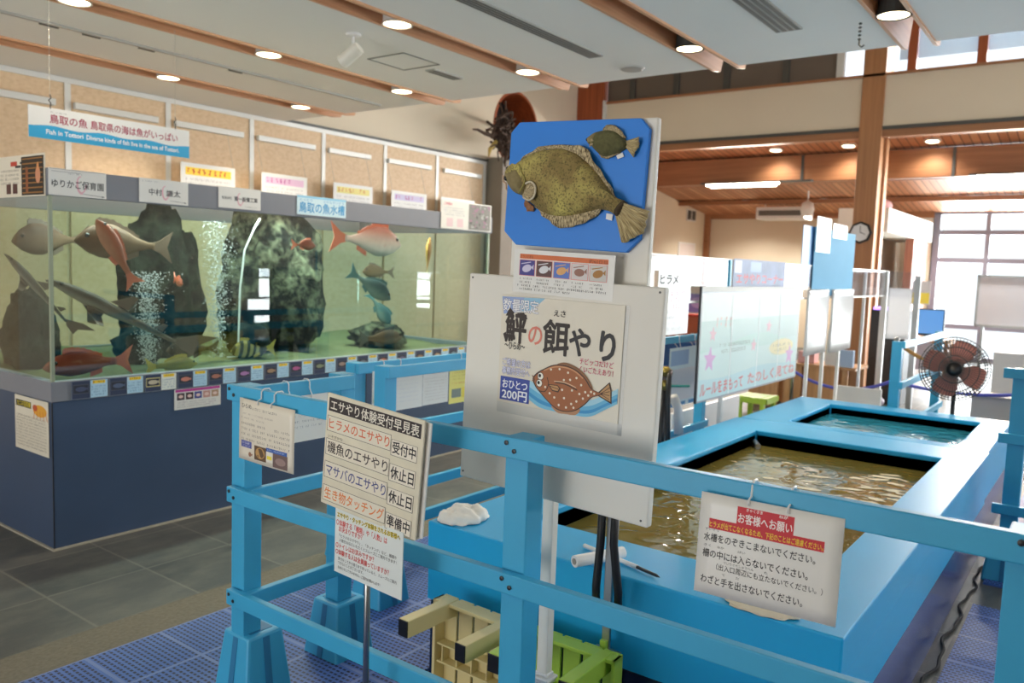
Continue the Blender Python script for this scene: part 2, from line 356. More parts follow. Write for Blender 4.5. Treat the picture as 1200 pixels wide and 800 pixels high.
class Sheet:
    """a flat printed board: o = centre, U right, V up, N towards the reader; print coordinates u 0..1 from the left, v 0..1 from the top"""
    def __init__(s, name, label, cat, o, U, V, w, h, th=.002, m=None, group=None, bow=0.0, parent=None, bevel=0, ywave=0.0):
        U = Vector(U).normalized(); V = Vector(V).normalized(); Nn = U.cross(V); s.w, s.h, s.th = w, h, th
        s.bow = bow; s.layer = 0; s.parts = {}; s.step = 1.1e-5*max(2.0, Vector(o).length)
        mb = MB()
        if bow:
            nu, nv = 10, 8
            for side in (1, -1):
                mb.grid(lambda a, b: Vector(((a-.5)*w, (b-.5)*h, s.bz(a, 1-b)+side*th/2)), nu, nv)
            n = (nu+1)*(nv+1); ring = [i for i in range(nu+1)]+[(j+1)*(nu+1)+nu for j in range(nv)]+[nv*(nu+1)+i for i in range(nu-1, -1, -1)]+[j*(nu+1) for j in range(nv-1, 0, -1)]
            for i in range(len(ring)):
                a, b = ring[i], ring[(i+1) % len(ring)]; mb.f.append((a, b, b+n, a+n)); mb.m.append(0)
        else: mb.box(-w/2, w/2, -h/2, h/2, -th/2, th/2)
        s.ob = mb.build(name, m or M_paper, parent=parent, local=True, smooth=bool(bow), bevel=bevel)
        mt = Matrix(((U.x, V.x, Nn.x, o[0]), (U.y, V.y, Nn.y, o[1]), (U.z, V.z, Nn.z, o[2]), (0, 0, 0, 1)))
        s.ob.matrix_world = mt
        if parent is not None:
            s.ob.parent = parent; s.ob.matrix_parent_inverse = Matrix.Identity(4); s.ob.matrix_basis = Matrix.Translation(-abs_loc(parent)) @ mt
        if cat: tag(s.ob, label, cat, group)
    def bz(s, u, v):
        return s.bow*(math.sin(u*PI*1.1+.3)-.6+.25*math.sin(v*4)) if s.bow else 0
    def _put(s, part, pts, faces, c, lift=None):
        s.layer += 1; z = s.th/2+.0002+s.step*s.layer
        P = s.parts.setdefault(part, (MB(), []))
        m = ink(c) if not isinstance(c, bpy.types.Material) else c
        if m not in P[1]: P[1].append(m)
        P[0].add([((p[0]-.5)*s.w, (.5-p[1])*s.h, z+s.bz(p[0], p[1])+(p[2] if len(p) > 2 else 0)) for p in pts], faces, P[1].index(m))
        return s
    def rect(s, u0, u1, v0, v1, c, part='artwork'):
        if s.bow:
            n = 6; pts = [(u0+(u1-u0)*i/n, v) for i in range(n+1) for v in (v0, v1)]
            return s._put(part, pts, [(2*i, 2*i+1, 2*i+3, 2*i+2) for i in range(n)], c)
        return s._put(part, [(u0, v0), (u0, v1), (u1, v1), (u1, v0)], [(0, 1, 2, 3)], c)
    def poly(s, pts, c, part='artwork'): return s._put(part, pts, [tuple(range(len(pts)))], c)
    def ellipse(s, u, v, ru, rv, c, part='artwork', n=20, rot=0):
        cr, sr = math.cos(rot), math.sin(rot); k = s.w/s.h; pts = []
        for j in range(n):
            x, y = math.cos(2*PI*j/n)*ru, math.sin(2*PI*j/n)*rv
            pts.append((u+x*cr-y*sr/k, v+x*sr*k+y*cr))
        return s.poly(pts, c, part)
    def line(s, pts, wd, c, part='artwork'):
        k = s.w/s.h; out1 = []; out2 = []
        for i, p in enumerate(pts):
            a = pts[max(0, i-1)]; b = pts[min(len(pts)-1, i+1)]
            dx, dy = (b[0]-a[0])*k, b[1]-a[1]; L = math.hypot(dx, dy) or 1
            ww = wd[i] if isinstance(wd, (list, tuple)) else wd
            out1.append((p[0]-dy/L*ww/k/2, p[1]+dx/L*ww/2)); out2.append((p[0]+dy/L*ww/k/2, p[1]-dx/L*ww/2))
        n = len(pts)
        return s._put(part, out1+out2, [(i, i+1, n+i+1, n+i) for i in range(n-1)], c)
    def text(s, t, u0, u1, vb, size, c, bold=0.0, part='lettering', slant=0.0):
        """t between u0 and u1, baseline at vb, em height as a share of the sheet height"""
        v, f = glyphs(t, 0); x0 = min(p[0] for p in v); x1 = max(p[0] for p in v); k = (u1-u0)/(x1-x0)
        bold *= .78; nb = 0 if bold < .003 else 4 if bold < .008 else 8; n = len(v); pts = []; fs = []
        for q in range(nb+1):                                    # a bolder face: the strokes widened by bold em
            a = 2*PI*q/max(nb, 1); dx, dy = (math.cos(a)*bold, math.sin(a)*bold) if q < nb else (0, 0)
            pts += [(u0+(x+dx-x0)*k+slant*y, vb-(y+dy)*size, q*s.step*.2) for x, y in v]; fs += [tuple(i+n*q for i in g) for g in f]
        s._put(part, pts, fs, c); s.layer += 1; return s
    def marks(s, u0, u1, v, size, c, seed=0, dens=.85):
        """a row of print too fine to read: short strokes"""
        r = random.Random(seed); u = u0; pts = []; fs = []; k = size*s.h/s.w
        while u < u1-k:
            g = k*r.uniform(.55, .95)
            if r.random() < dens:
                for q in range(2):
                    a = u+g*r.uniform(0, .4); b = a+g*r.uniform(.3, .6); y0 = v-size*r.uniform(.3, .5)+q*size*.45; i = len(pts)
                    pts += [(a, y0), (a, y0+size*.22), (b, y0+size*.22), (b, y0)]; fs.append((i, i+1, i+2, i+3))
                if r.random() < .6:
                    i = len(pts); a = u+g*.35; pts += [(a, v-size*.45), (a, v+size*.45), (a+k*.16, v+size*.45), (a+k*.16, v-size*.45)]; fs.append((i, i+1, i+2, i+3))
            u += k
        return s._put('lettering', pts, fs, c) if pts else s
    def done(s):
        for part, (mb, ms) in s.parts.items():
            mb.build(part, ms, parent=s.ob, local=True)
        return s.ob
    def ties(s, us, rail_top, up=.05, rx=.016, rz=.03):
        """white zip ties: loops from the sheet's top edge up over the rail behind it (local frame: -z is behind)"""
        for u in us:
            x = (u-.5)*s.w; y0 = s.h/2-.012
            pts = [(x, y0, .003)]
            T = rail_top
            pts += [(x, T-.01, .008), (x, T+.004, .0), (x, T+.006, -.018), (x, T+.002, -.036), (x, T-.02, -.04), (x, y0-.0, -.012)]
            MB().tube(pts, .0022, 6).build('zip_tie', M_tie, parent=s.ob, local=True, smooth=True)
        return s
XU, XV = (0, -1, 0), (0, 0, 1)        # boards that face the camera side (-X)
YU, YV = (1, 0, 0), (0, 0, 1)         # boards that face -Y
def tilt(roll=0, lean=0, yaw=0, U=XU, V=XV):
    a, b, c = map(math.radians, (roll, lean, yaw)); U = Vector(U); V = Vector(V); Nn = U.cross(V)
    U, V = U*math.cos(a)+V*math.sin(a), -U*math.sin(a)+V*math.cos(a)
    V = V*math.cos(b)+Nn*math.sin(b)
    Z = Matrix.Rotation(c, 3, 'Z'); return Z @ U, Z @ V
ORD = ['first', 'second', 'third', 'fourth', 'fifth', 'sixth', 'seventh', 'eighth', 'ninth', 'tenth', 'eleventh', 'twelfth', 'thirteenth', 'fourteenth', 'fifteenth', 'sixteenth']

# ================================================================== THE SETTING
struct('floor', MB().box(-3, 18.2, -6, 8, -.1, 0), M_floor, local=True)
struct('kerb_strip', MB().box(-2, 9, 2.95, 3.18, 0, .004), M_kerb)
# lowered ceiling: white boards with open timber-lined slots between them
SLOTS = [(6.47, 6.70), (5.04, 5.26), (3.66, 3.87), (2.32, 2.53), (1.04, 1.25), (-.36, -.15), (-1.7, -1.5)]
XE = 5.77
edges = [7.46]+[e for a, b in SLOTS for e in (b, a)]+[-2.9]
mb = MB()
for i in range(0, len(edges), 2): mb.box(-2, XE, edges[i+1], edges[i], 3.0, 3.24)
struct('ceiling', mb, M_ceil)
for k, (a, b) in enumerate(SLOTS):
    mb = MB()
    for y0, y1 in ((b-.022, b), (a, a+.022)):                     # boards with diagonally cut ends
        mb.prism([(-2, 2.985), (XE+.02, 2.985), (XE+.12, 3.0), (XE+.22, 3.24), (-2, 3.24)], (0, 0, 0), (1, 0, 0), (0, 0, 1), (0, 1, 0), y0, y1)
    mb.box(-2, XE, a, b, 3.22, 3.24)
    struct('trim_%d' % (k+1), mb, M_woodX)
struct('ceiling_hall', MB().box(-3, 12.4, -6, 8, 5.3, 5.4), M_beige)
# left wall behind the aquarium: plaster above OSB panels with white joint strips
OPX, OPZ, OPR = 10.07, 3.57, .53
mb = MB().box(-3, 9.4, 7.5, 7.62, 0, 5.3).box(10.75, 12.3, 7.5, 7.62, 0, 5.3).box(9.4, 10.75, 7.5, 7.62, 0, 2.9).box(9.4, 10.75, 7.5, 7.62, 4.24, 5.3)
n = 48; ci = [(OPX+OPR*math.cos(2*PI*q/n), 7.5, OPZ+OPR*math.sin(2*PI*q/n)) for q in range(n)]; sq = []
for q in range(n):
    c_, s_ = math.cos(2*PI*q/n), math.sin(2*PI*q/n); k_ = .675/max(abs(c_), abs(s_)); sq.append((OPX+.005+c_*k_, 7.5, OPZ+s_*k_))
mb.add(ci+sq, [(q, (q+1) % n, n+(q+1) % n, n+q) for q in range(n)])
struct('wall_left', mb, M_beige)
seams = [.65, 1.6, 2.54, 3.484, 4.421, 5.364, 6.335, 7.32, 8.29, 9.30]
for k in range(len(seams)-1):
    struct('wall_panel_%d' % (k+1), MB().box(seams[k]+.02, seams[k+1]-.02, 7.475, 7.5, 0, 2.96), M_ply)
mb = MB()
for x in seams: mb.box(x-.026, x+.026, 7.465, 7.5, 2.02, 2.96)
mb.box(.6, 9.34, 7.46, 7.5, 2.955, 3.0)
struct('trim_8', mb, M_trim)
struct('trim_9', MB().box(.6, 9.36, 7.455, 7.5, 3.0, 3.03), M_darkgrey)
struct('column_concrete', MB().box(9.38, 10.12, 7.2, 7.5, 0, 3.06), M_conc, bevel=.01)
for k, (x0, x1) in enumerate(((2.60, 3.37), (3.53, 4.304), (4.479, 5.246), (5.424, 6.191), (6.391, 7.05), (7.351, 8.14), (8.4, 9.2))):
    z = 2.765
    o = MB().box(x0, x1, 7.43, 7.475, z-.022, z+.035).build('picture_rail', M_trim, bevel=.004)
    tag(o, 'white picture rail, %s from the left along the panelled wall' % ORD[k], 'rail', 'picture rails on the panelled wall')
# cross wall at the far end of the hall: band of plaster on a lintel, clerestory over it
XP = 11.8
struct('wall_far', MB().box(XP, XP+.14, -5, 7.0, 3.53, 4.20), M_beige)
struct('trim_10', MB().box(XP-.03, XP+.17, -5, 7.02, 4.20, 4.235), M_woodY)
struct('trim_11', MB().box(XP-.02, XP+.16, -5, 7.02, 3.495, 3.53).box(XP-.025, XP+.02, -5, 7.0, 3.525, 3.54), M_darkgrey)
struct('lintel', MB().box(XP+.0, XP+.16, -5, 7.02, 3.40, 3.495), M_woodY)
ms = [7.0, 6.5, 5.74, 4.93, 4.05, 3.30]
for k in range(5):
    mb = MB().box(XP+.03, XP+.06, ms[k+1]+.04, ms[k]-.04, 4.235, 5.3)
    struct('window_%d' % (k+1), mb, M_shade)
    struct('window_%d_frame' % (k+1), MB().box(XP, XP+.08, ms[k+1]-.05, ms[k+1]+.05, 4.235, 5.3), M_darkgrey if k < 4 else M_trim)
M_blind = glass('translucent_blue_grey_blind', (.62, .68, .74), .3, .4, .45)
ms = [2.60, 2.40, 1.60, .72, -.15, -1.0, -1.9, -2.8, -3.7, -4.6]
for k in range(len(ms)-1):
    y1, y0 = ms[k]-.03, ms[k+1]+.05
    g = struct('window_%d' % (k+6), MB().box(XP+.05, XP+.056, y0, y1, 4.235, 5.3), M_window)
    MB().box(XP+.08, XP+.085, y0, y1, 4.40, 5.3).build('roller_blind', M_blind, parent=g)
    MB().box(XP, XP+.1, ms[k+1]-.055, ms[k+1]+.055, 4.235, 5.3).build('mullion', M_post, parent=g)
struct('pillar', MB().box(XP-.03, XP+.42, 2.70, 2.99, 0, 5.3).box(XP+.16, XP+.30, 2.66, 2.70, 0, 3.4), M_wood, bevel=.008)
struct('pillar_corner', MB().box(XP-.05, XP+.35, 7.05, 7.5, 0, 5.3).box(XP-.07, XP+.1, 7.5-.52, 7.05, 3.4, 5.3), M_post, bevel=.006)
struct('trim_12', MB().box(XP-.08, XP, 6.955, 6.985, 3.5, 4.25), M_trim)
# far room under a sloping cedar ceiling
mb = MB()
zc = lambda x: 3.56-.126*(x-12)
mb.prism([(XP+.15, zc(XP+.15)), (17.9, zc(17.9)), (17.9, zc(17.9)+.1), (XP+.15, zc(XP+.15)+.1)], (0, 0, 0), (1, 0, 0), (0, 0, 1), (0, 1, 0), -6, 7.8)
struct('ceiling_far_room', mb, M_slat, local=True)
struct('wall_far_room_back', MB().box(17.7, 17.85, 2.98, 7.8, 0, 2.9), M_beige)
struct('wall_far_room_left', MB().box(XP+.3, 17.7, 7.68, 7.8, 0, 3.7), M_beige)
struct('trim_13', MB().box(17.6, 17.7, 7.56, 7.68, 0, 2.9).box(17.62, 17.7, 2.98, 7.6, 2.74, 2.86), M_woodY)
struct('beam', MB().box(13.0, 13.2, -5.8, 7.7, 2.985, 3.395), M_woodY, bevel=.01)
struct('beam_splice_plate', MB().box(12.985, 13.0, 4.08, 4.12, 2.99, 3.39).box(12.985, 13.0, 1.98, 2.02, 2.98, 3.39), M_darkgrey)
for x in (14.6, 16.2): struct('beam_rafter', MB().box(x, x+.1, -5.8, 7.7, zc(x)-.10, zc(x)-.02), M_woodY)
# soffit box and recess right of the pillar
struct('wall_soffit', MB().box(13.7, 17.4, 2.95, 3.7, 2.25, 2.62), M_white)
struct('wall_recess', MB().box(13.9, 17.7, 3.55, 3.65, 0, 2.25), M_beige)
struct('door_1', MB().box(16.0, 17.55, 3.02, 3.1, 0, 2.24).box(15.94, 16.0, 2.98, 3.12, 0, 2.25), wood('red_door_timber', (150, 92, 74), (184, 120, 98), 2))
# far window wall
wy = [2.86, 2.05, 1.26, .47, -.32, -1.11, -1.9, -2.7, -3.5, -4.3, -5.1, -5.8]
wz = [.10, .66, 1.93, 2.46, 2.80]
mb = MB().box(17.7, 17.86, 2.86, 3.0, 0, 2.86).box(17.7, 17.86, -5.8, 2.9, 2.80, 2.86).box(17.7, 17.86, -5.8, 2.9, 0, .10)
for z in wz[1:4]: mb.box(17.72, 17.80, -5.8, 2.9, z-.045, z+.045)
for y in wy[1:]: mb.box(17.70, 17.82, y-.04, y+.04, .1, 2.8)
w = struct('window_15', mb, mat('pale_window_frame', (128, 130, 146), .4, vary=.03))
MB().box(17.765, 17.77, -5.8, 2.88, .1, 2.8).build('pane', M_window, parent=w)
# side wall: high windows beside the pools, low windows farther on (seen reflected in the aquarium)
def holed_wall(name, axis, at, th, lo, hi, ztop, holes, m):
    """wall slab with rectangular openings; axis 'x' runs along X at Y = at, axis 'y' along Y at X = at"""
    mb = MB(); cuts = sorted({lo, hi}|{h[0] for h in holes}|{h[1] for h in holes})
    for a, b in zip(cuts, cuts[1:]):
        z = 0
        for h in sorted((h for h in holes if h[0] <= a and h[1] >= b), key=lambda h: h[2])+[(0, 0, ztop, ztop)]:
            if h[2] > z: mb.box(a, b, at, at+th, z, h[2]) if axis == 'x' else mb.box(at, at+th, a, b, z, h[2])
            z = h[3]
    return struct(name, mb, m)
LOW = [(9.5, 11.9, .16, 1.3), (13.7, 16.1, .16, 1.3), (16.4, 17.6, .16, 1.3)]; HIGH = [(x, x+2.4, 2.6, 4.4) for x in (-.8, 1.8, 4.4, 7.0)]
holed_wall('wall_right', 'x', -5.12, .12, -3, 18, 5.3, LOW+HIGH, M_beige)
for k, (x0, x1, z0, z1) in enumerate(LOW+HIGH):
    mb = MB()
    for x in (x0+.03, (x0+x1)/2, x1-.03): mb.box(x-.03, x+.03, -5.1, -5.02, z0, z1)
    mb.box(x0, x1, -5.1, -5.02, (z0+z1)/2-.02, (z0+z1)/2+.02)
    w = struct('window_%d' % (16+k), mb, M_trim); MB().box(x0, x1, -5.07, -5.065, z0, z1).build('pane', M_window, parent=w)
# unseen wall added behind the viewer, its opening sized to limit rear light
holed_wall('wall_rear_mask', 'y', -3.12, .12, -5, 7.5, 5.3, [(1.5, 6.9, 0, 2.1)], M_beige)

# ------------------------------------------------------------------ ceiling fittings
LAMPS = [(3.90, 0), (5.29, 0), (2.45, 1), (3.84, 1), (5.23, 1), (3.77, 2), (5.18, 2), (5.16, 3), (5.07, 4)]
where = ['slot nearest the panelled wall', 'second slot from the panelled wall', 'third slot from the panelled wall', 'fourth slot, above the big fish board', 'fifth slot, nearest the clerestory']
pos = ['nearer', 'farther', 'nearest', 'middle', 'farthest', 'nearer', 'farther', 'only lamp seen', 'only lamp seen']
for (x, k), p in zip(LAMPS, pos):
    y = sum(SLOTS[k])/2
    t = thing('downlight', 'round warm downlight in the ceiling %s, %s' % (where[k], p if 'only' in p else p+' one'), 'ceiling light', (x, y, 2.985), 'downlights in the ceiling slots')
    MB().lathe([(.086, 3.2), (.092, 3.0), (.098, 2.985), (.088, 2.985), (.084, 2.99), (.084, 3.2)], (x, y, 0)).build('housing', M_darkgrey if k > 2 else M_trim, parent=t, smooth=False)
    MB().lathe([(.083, 2.99), (.083, 2.996), (.05, 3.0)], (x, y, 0)).build('diffuser', M_lamp, parent=t)
    l = bpy.data.lights.new('downlight_light', 'SPOT'); l.energy = 60; l.color = (1, .86, .66); l.spot_size = 2.3; l.spot_blend = .6; l.shadow_soft_size = .08
    o = bpy.data.objects.new('downlight_light', l); COL.objects.link(o); o.parent = t; o.location = (0, 0, -.02)
def diffuser(x0, x1, y0, y1, label, n=4):
    t = thing('air_diffuser', label, 'vent', ((x0+x1)/2, (y0+y1)/2, 2.99), 'linear vents in the ceiling')
    MB().box(x0, x1, y0, y1, 2.990, 3.0).build('frame', mat('vent_grey', (176, 174, 168), .5), parent=t)
    w = (y1-y0)/n
    for i in range(n): MB().box(x0+.02, x1-.02, y0+w*(i+.22), y0+w*(i+.78), 2.987, 2.990).build('slat', mat('vent_slot_grey', (110, 108, 104), .6), parent=t)
diffuser(2.6, 5.06, 3.03, 3.14, 'long slotted air vent in the ceiling board over the aquarium side')
diffuser(3.4, 5.09, 1.66, 1.82, 'long slotted air vent in the ceiling board nearest the clerestory')
diffuser(4.78, 5.12, 4.36, 4.46, 'short air vent in the ceiling beside the small spotlight', 2)
t = thing('ceiling_speaker', 'flat round grey speaker in the ceiling above the flounder board', 'speaker', (5.48, 3.03, 2.98))
MB().lathe([(.085, 3.0), (.085, 2.992), (.075, 2.985), (.0, 2.983)], (5.48, 3.03, 0), n=28).build('grille', mat('vent_grey', (176, 174, 168), .5), parent=t)
MB().lathe([(.095, 3.0), (.095, 2.994), (.083, 2.99), (.083, 3.0)], (5.48, 3.03, 0), n=28).build('rim', M_trim, parent=t)
t = thing('curtain_rail', 'thin grey rail with small black runners along the ceiling', 'rail', (3.5, 5.80, 2.99))
MB().box(1.2, 5.6, 5.785, 5.815, 2.985, 3.0).build('track', mat('vent_grey', (176, 174, 168), .5), parent=t)
for x in (2.62, 2.9, 3.3, 4.05): MB().box(x-.06, x+.06, 5.85, 5.87, 2.988, 3.0).build('runner', M_darkgrey, parent=t)
o = MB().box(4.31, 4.70, 4.235, 4.245, 2.996, 3.0).box(4.31, 4.70, 4.6, 4.61, 2.996, 3.0).box(4.31, 4.32, 4.24, 4.6, 2.996, 3.0).box(4.69, 4.70, 4.24, 4.6, 2.996, 3.0).build('access_hatch', mat('vent_slot_grey', (110, 108, 104), .6))
tag(o, 'square inspection hatch outline in the ceiling by the spotlight', 'hatch')
t = thing('spotlight', 'small white cylinder spotlight hanging from the ceiling', 'spotlight', (3.80, 4.20, 3.0))
MB().lathe([(.05, 3.0), (.05, 2.985), (.02, 2.98)], (3.80, 4.2, 0)).build('rose', M_whiteg, parent=t, smooth=False)
MB().tube([(3.80, 4.2, 2.98), (3.80, 4.2, 2.90)], .008).build('stem', M_whiteg, parent=t)
dn = Vector((-.25, .75, -.55)).normalized(); c0 = Vector((3.80, 4.17, 2.89))
MB().lathe([(.0, -.03), (.04, -.03), (.045, 0), (.045, .13), (.038, .13), (.038, .05)], c0, dn).build('lamp_head', M_white, parent=t, smooth=False)
MB().lathe([(.037, .12), (.037, .124), (.0, .126)], c0, dn).build('lamp_lens', mat('amber_lamp_glow', (255, 190, 110), .5, vary=0, emit=1.6), parent=t)
t = thing('ceiling_hook', 'dark hook on a short chain hanging from the ceiling near the clerestory', 'hook', (5.1, 1.33, 3.0))
for i in range(5): MB().lathe([(.006, 0), (.011, .006), (.006, .012)], (5.1, 1.33, 2.985-i*.022), (0, 0, -1), 8).build('link', M_darkgrey, parent=t)
MB().tube([(5.1, 1.33, 2.89), (5.1, 1.33, 2.86), (5.1, 1.315, 2.845), (5.1, 1.30, 2.855)], .005).build('hook_end', M_darkgrey, parent=t)

# round opening in the left wall with a nest of dry branches under it
t = thing('round_opening', 'round timber-lined opening high in the plaster wall', 'wall opening', (OPX, 7.5, OPZ))
MB().lathe([(.525, -.012), (.56, -.012), (.56, .0), (.525, .0), (.525, -.012)], (OPX, 7.5, OPZ), (0, 1, 0), 48).build('rim', M_post, parent=t)
vs = [(OPX+.526*math.cos(2*PI*q/48), y, OPZ+.526*math.sin(2*PI*q/48)) for y in (7.49, 7.95) for q in range(48)]
MB().add(vs, [(q, (q+1) % 48, 48+(q+1) % 48, 48+q) for q in range(48)]).build('lining', M_post, parent=t)
MB().lathe([(0, 0), (.53, 0), (.53, .01), (0, .01)], (OPX, 7.94, OPZ), (0, 1, 0), 48).build('recess', M_dark, parent=t)
t = thing('nest', 'tangled brown nest of dry branches hanging in front of the round opening', 'nest', (9.2, 7.0, 3.3))
r = random.Random(5); mb = MB()
for i in range(110):
    c = Vector((9.17+r.gauss(0, .13), 7.0+r.uniform(-.07, .07), 3.31+r.gauss(0, .12))); d = Vector((r.uniform(-1, 1), r.uniform(-.15, .15), r.uniform(-1, .6))).normalized()*r.uniform(.07, .2)
    mb.tube([c-d, c+Vector((r.uniform(-.03, .03), 0, .03)), c+d], r.uniform(.008, .02), 5)
mb.build('twigs', mat('dry_twigs', (74, 56, 46), .9, vary=.3), parent=t)
MB().tube([(9.05, 7.0, 3.36), (8.85, 7.02, 3.27), (8.72, 7.0, 3.27), (8.55, 7.0, 3.30), (8.45, 7.0, 3.29)], [.04, .03, .025, .018, .01], 7).build('branch', mat('dry_twigs', (74, 56, 46), .9), parent=t)
MB().tube([(9.18, 6.99, 3.2), (9.16, 6.97, 3.06), (9.12, 6.97, 2.95), (9.14, 6.97, 2.88)], [.03, .025, .02, .01], 7).build('branch', mat('dry_twigs', (74, 56, 46), .9), parent=t)
MB().tube([(8.95, 7.0, 3.2), (8.82, 7.0, 3.08), (8.76, 6.97, 2.98)], [.03, .03, .012], 7).build('dry_leaf', mat('yellowed_leaf', (186, 158, 84), .8), parent=t)
MB().tube([(9.2, 7.0, 3.4), (9.35, 7.1, 3.5), (9.62, 7.47, 3.52)], .025, 7).build('bracket', M_post, parent=t)

# ================================================================== POOLS
X0, X1, X2, YR, YL, ZR = 2.13, 5.08, 6.36, .49, 1.92, .585
t = thing('flounder_pool', 'large sky-blue show pool with murky olive water behind the front railing', 'pool', (3.6, 1.2, 0))
IX0, IX1, IY0, IY1 = 2.42, 4.72, .67, 1.66
def ring(x0, x1, y0, y1, ix0, ix1, iy0, iy1, z0, z1):
    mb = MB(); o = [(x0, y0), (x1, y0), (x1, y1), (x0, y1)]; i = [(ix0, iy0), (ix1, iy0), (ix1, iy1), (ix0, iy1)]
    vs = [(*p, z) for z in (z0, z1) for q in (o, i) for p in q]; fs = []
    for k in range(4):
        n = (k+1) % 4; fs += [(8+k, 8+n, 12+n, 12+k), (k, 4+k, 4+n, n), (k, n, 8+n, 8+k), (4+k, 12+k, 12+n, 4+n)]
    return mb.add(vs, fs)
ring(X0, X1-.004, YR, YL, IX0, IX1, IY0, IY1, .465, ZR).build('rim', M_rim, parent=t, bevel=.006)
MB().box(X0+.004, X1-.008, YR+.004, YR+.03, .298, .465).box(X0+.004, X1-.008, YL-.03, YL-.004, .298, .465).box(X0+.004, X0+.03, YR+.03, YL-.03, .298, .465).build('side_panel', M_rim, parent=t)
MB().box(X0+.04, X1-.01, YR+.01, YR+.04, 0, .292).build('base_panel', M_navy2_glare, parent=t, bevel=.003, label='navy base panel with window glare in its colour'); MB().box(X0+.012, X1-.01, YL-.04, YL-.012, 0, .292).box(X0+.012, X0+.04, YR+.012, YL-.04, 0, .292).build('base_panel', M_navy2, parent=t, bevel=.003)
MB().box(IX0-.02, IX0, IY0, IY1, .2, .56).box(IX1, IX1+.02, IY0, IY1, .2, .56).box(IX0, IX1, IY0-.02, IY0, .2, .56).box(IX0, IX1, IY1, IY1+.02, .2, .56).box(IX0, IX1, IY0, IY1, .18, .2).build('basin', mat('dark_pool_liner', (22, 34, 44), .35), parent=t)
MB().grid(lambda a, b: Vector((IX0+(IX1-IX0)*a, IY0+(IY1-IY0)*b, .50)), 2, 2).build('water', M_pool, parent=t, label='murky olive-brown water')
MB().tube([(4.60, 1.60, .515), (4.66, 1.645, .525)], .018, 10).build('inlet_pipe', M_steel, parent=t)
r = random.Random(11); mb = MB()
def reflection_patch(mb, x, y, sx, sy, ang, r):  # window reflections laid on the water as pale flat patches
    n = 14; ca, sa = math.cos(ang), math.sin(ang); p = []
    for j in range(n):
        k = r.uniform(.55, 1.1); a, b = math.cos(2*PI*j/n)*sx*k, math.sin(2*PI*j/n)*sy*k
        p.append((x+a*ca-b*sa, y+a*sa+b*ca, .5015))
    mb.add(p, [tuple(range(n))])
for i in range(42):
    x = r.uniform(3.45, 4.6); y = IY0+.05+abs(r.gauss(0, .28)); s = r.uniform(.01, .05)
    if y < IY1-.06: reflection_patch(mb, x, y, s*r.uniform(1, 2.4), s*.6, r.uniform(1.2, 2.2), r)
for i in range(26): reflection_patch(mb, r.uniform(3.1, 4.3), r.uniform(1.1, 1.6), r.uniform(.006, .03), .008, 1.6, r)
o = mb.build('reflection_patch', mat('cream_reflection', (212, 204, 178), .6), parent=t); o['kind'] = 'stuff'
t = thing('touch_pool', 'smaller sky-blue pool with clear turquoise water joined behind the murky pool', 'pool', (5.7, 1.2, 0))
ring(X1, X2, YR+.01, YL-.02, 5.19, 6.14, .66, 1.62, .465, ZR).build('rim', M_rim, parent=t, bevel=.006)
MB().box(X1+.004, X2-.004, YR+.014, YR+.04, .298, .465).build('side_panel', M_rim, parent=t); MB().box(X1+.004, X2-.004, YL-.05, YL-.024, .298, .465).build('side_panel', M_rim, parent=t)
MB().box(X1+.004, X2-.01, YR+.02, YR+.05, 0, .292).build('base_panel', M_navy2_glare, parent=t); MB().box(X1+.004, X2-.01, YL-.06, YL-.03, 0, .292).build('base_panel', M_navy2, parent=t)
MB().box(5.17, 5.19, .66, 1.62, .2, .56).box(6.14, 6.16, .66, 1.62, .2, .56).box(5.19, 6.14, .64, .66, .2, .56).box(5.19, 6.14, 1.62, 1.64, .2, .56).box(5.19, 6.14, .66, 1.62, .18, .2).build('basin', mat('blue_pool_liner', (28, 92, 130), .35), parent=t)
MB().grid(lambda a, b: Vector((5.19+.95*a, .66+.96*b, .515)), 2, 2).build('water', M_pool2, parent=t, label='turquoise rippled water')
# floor mats either side of the pool
mb = MB()
mb.box(.15, 2.128, -.6, 2.94, 0, .012).box(2.128, 5.6, 1.935, 2.94, 0, .012)
tag(mb.build('floor_mat', M_mat), 'blue perforated floor mat in front of the show pool and beside it', 'floor mat')
tag(MB().box(2.3, 4.27, -.6, .425, 0, .012).build('floor_mat', M_mat), 'blue perforated floor mat along the right side of the pool, nearer', 'floor mat')
tag(MB().box(4.62, 7.5, -.6, .425, 0, .012).build('floor_mat', M_mat), 'blue perforated floor mat beyond the stone strip right of the pool', 'floor mat')
pts = [(2.2+.025*i, .458+.012*math.sin(i*.325)+.006*math.sin(i*.725), .008) for i in range(126)]
tag(MB().tube(pts, .006, 6).build('power_cable', mat('dull_black_rubber', (34, 34, 36), .85), smooth=True), 'black cable snaking along the foot of the pool wall', 'cable')

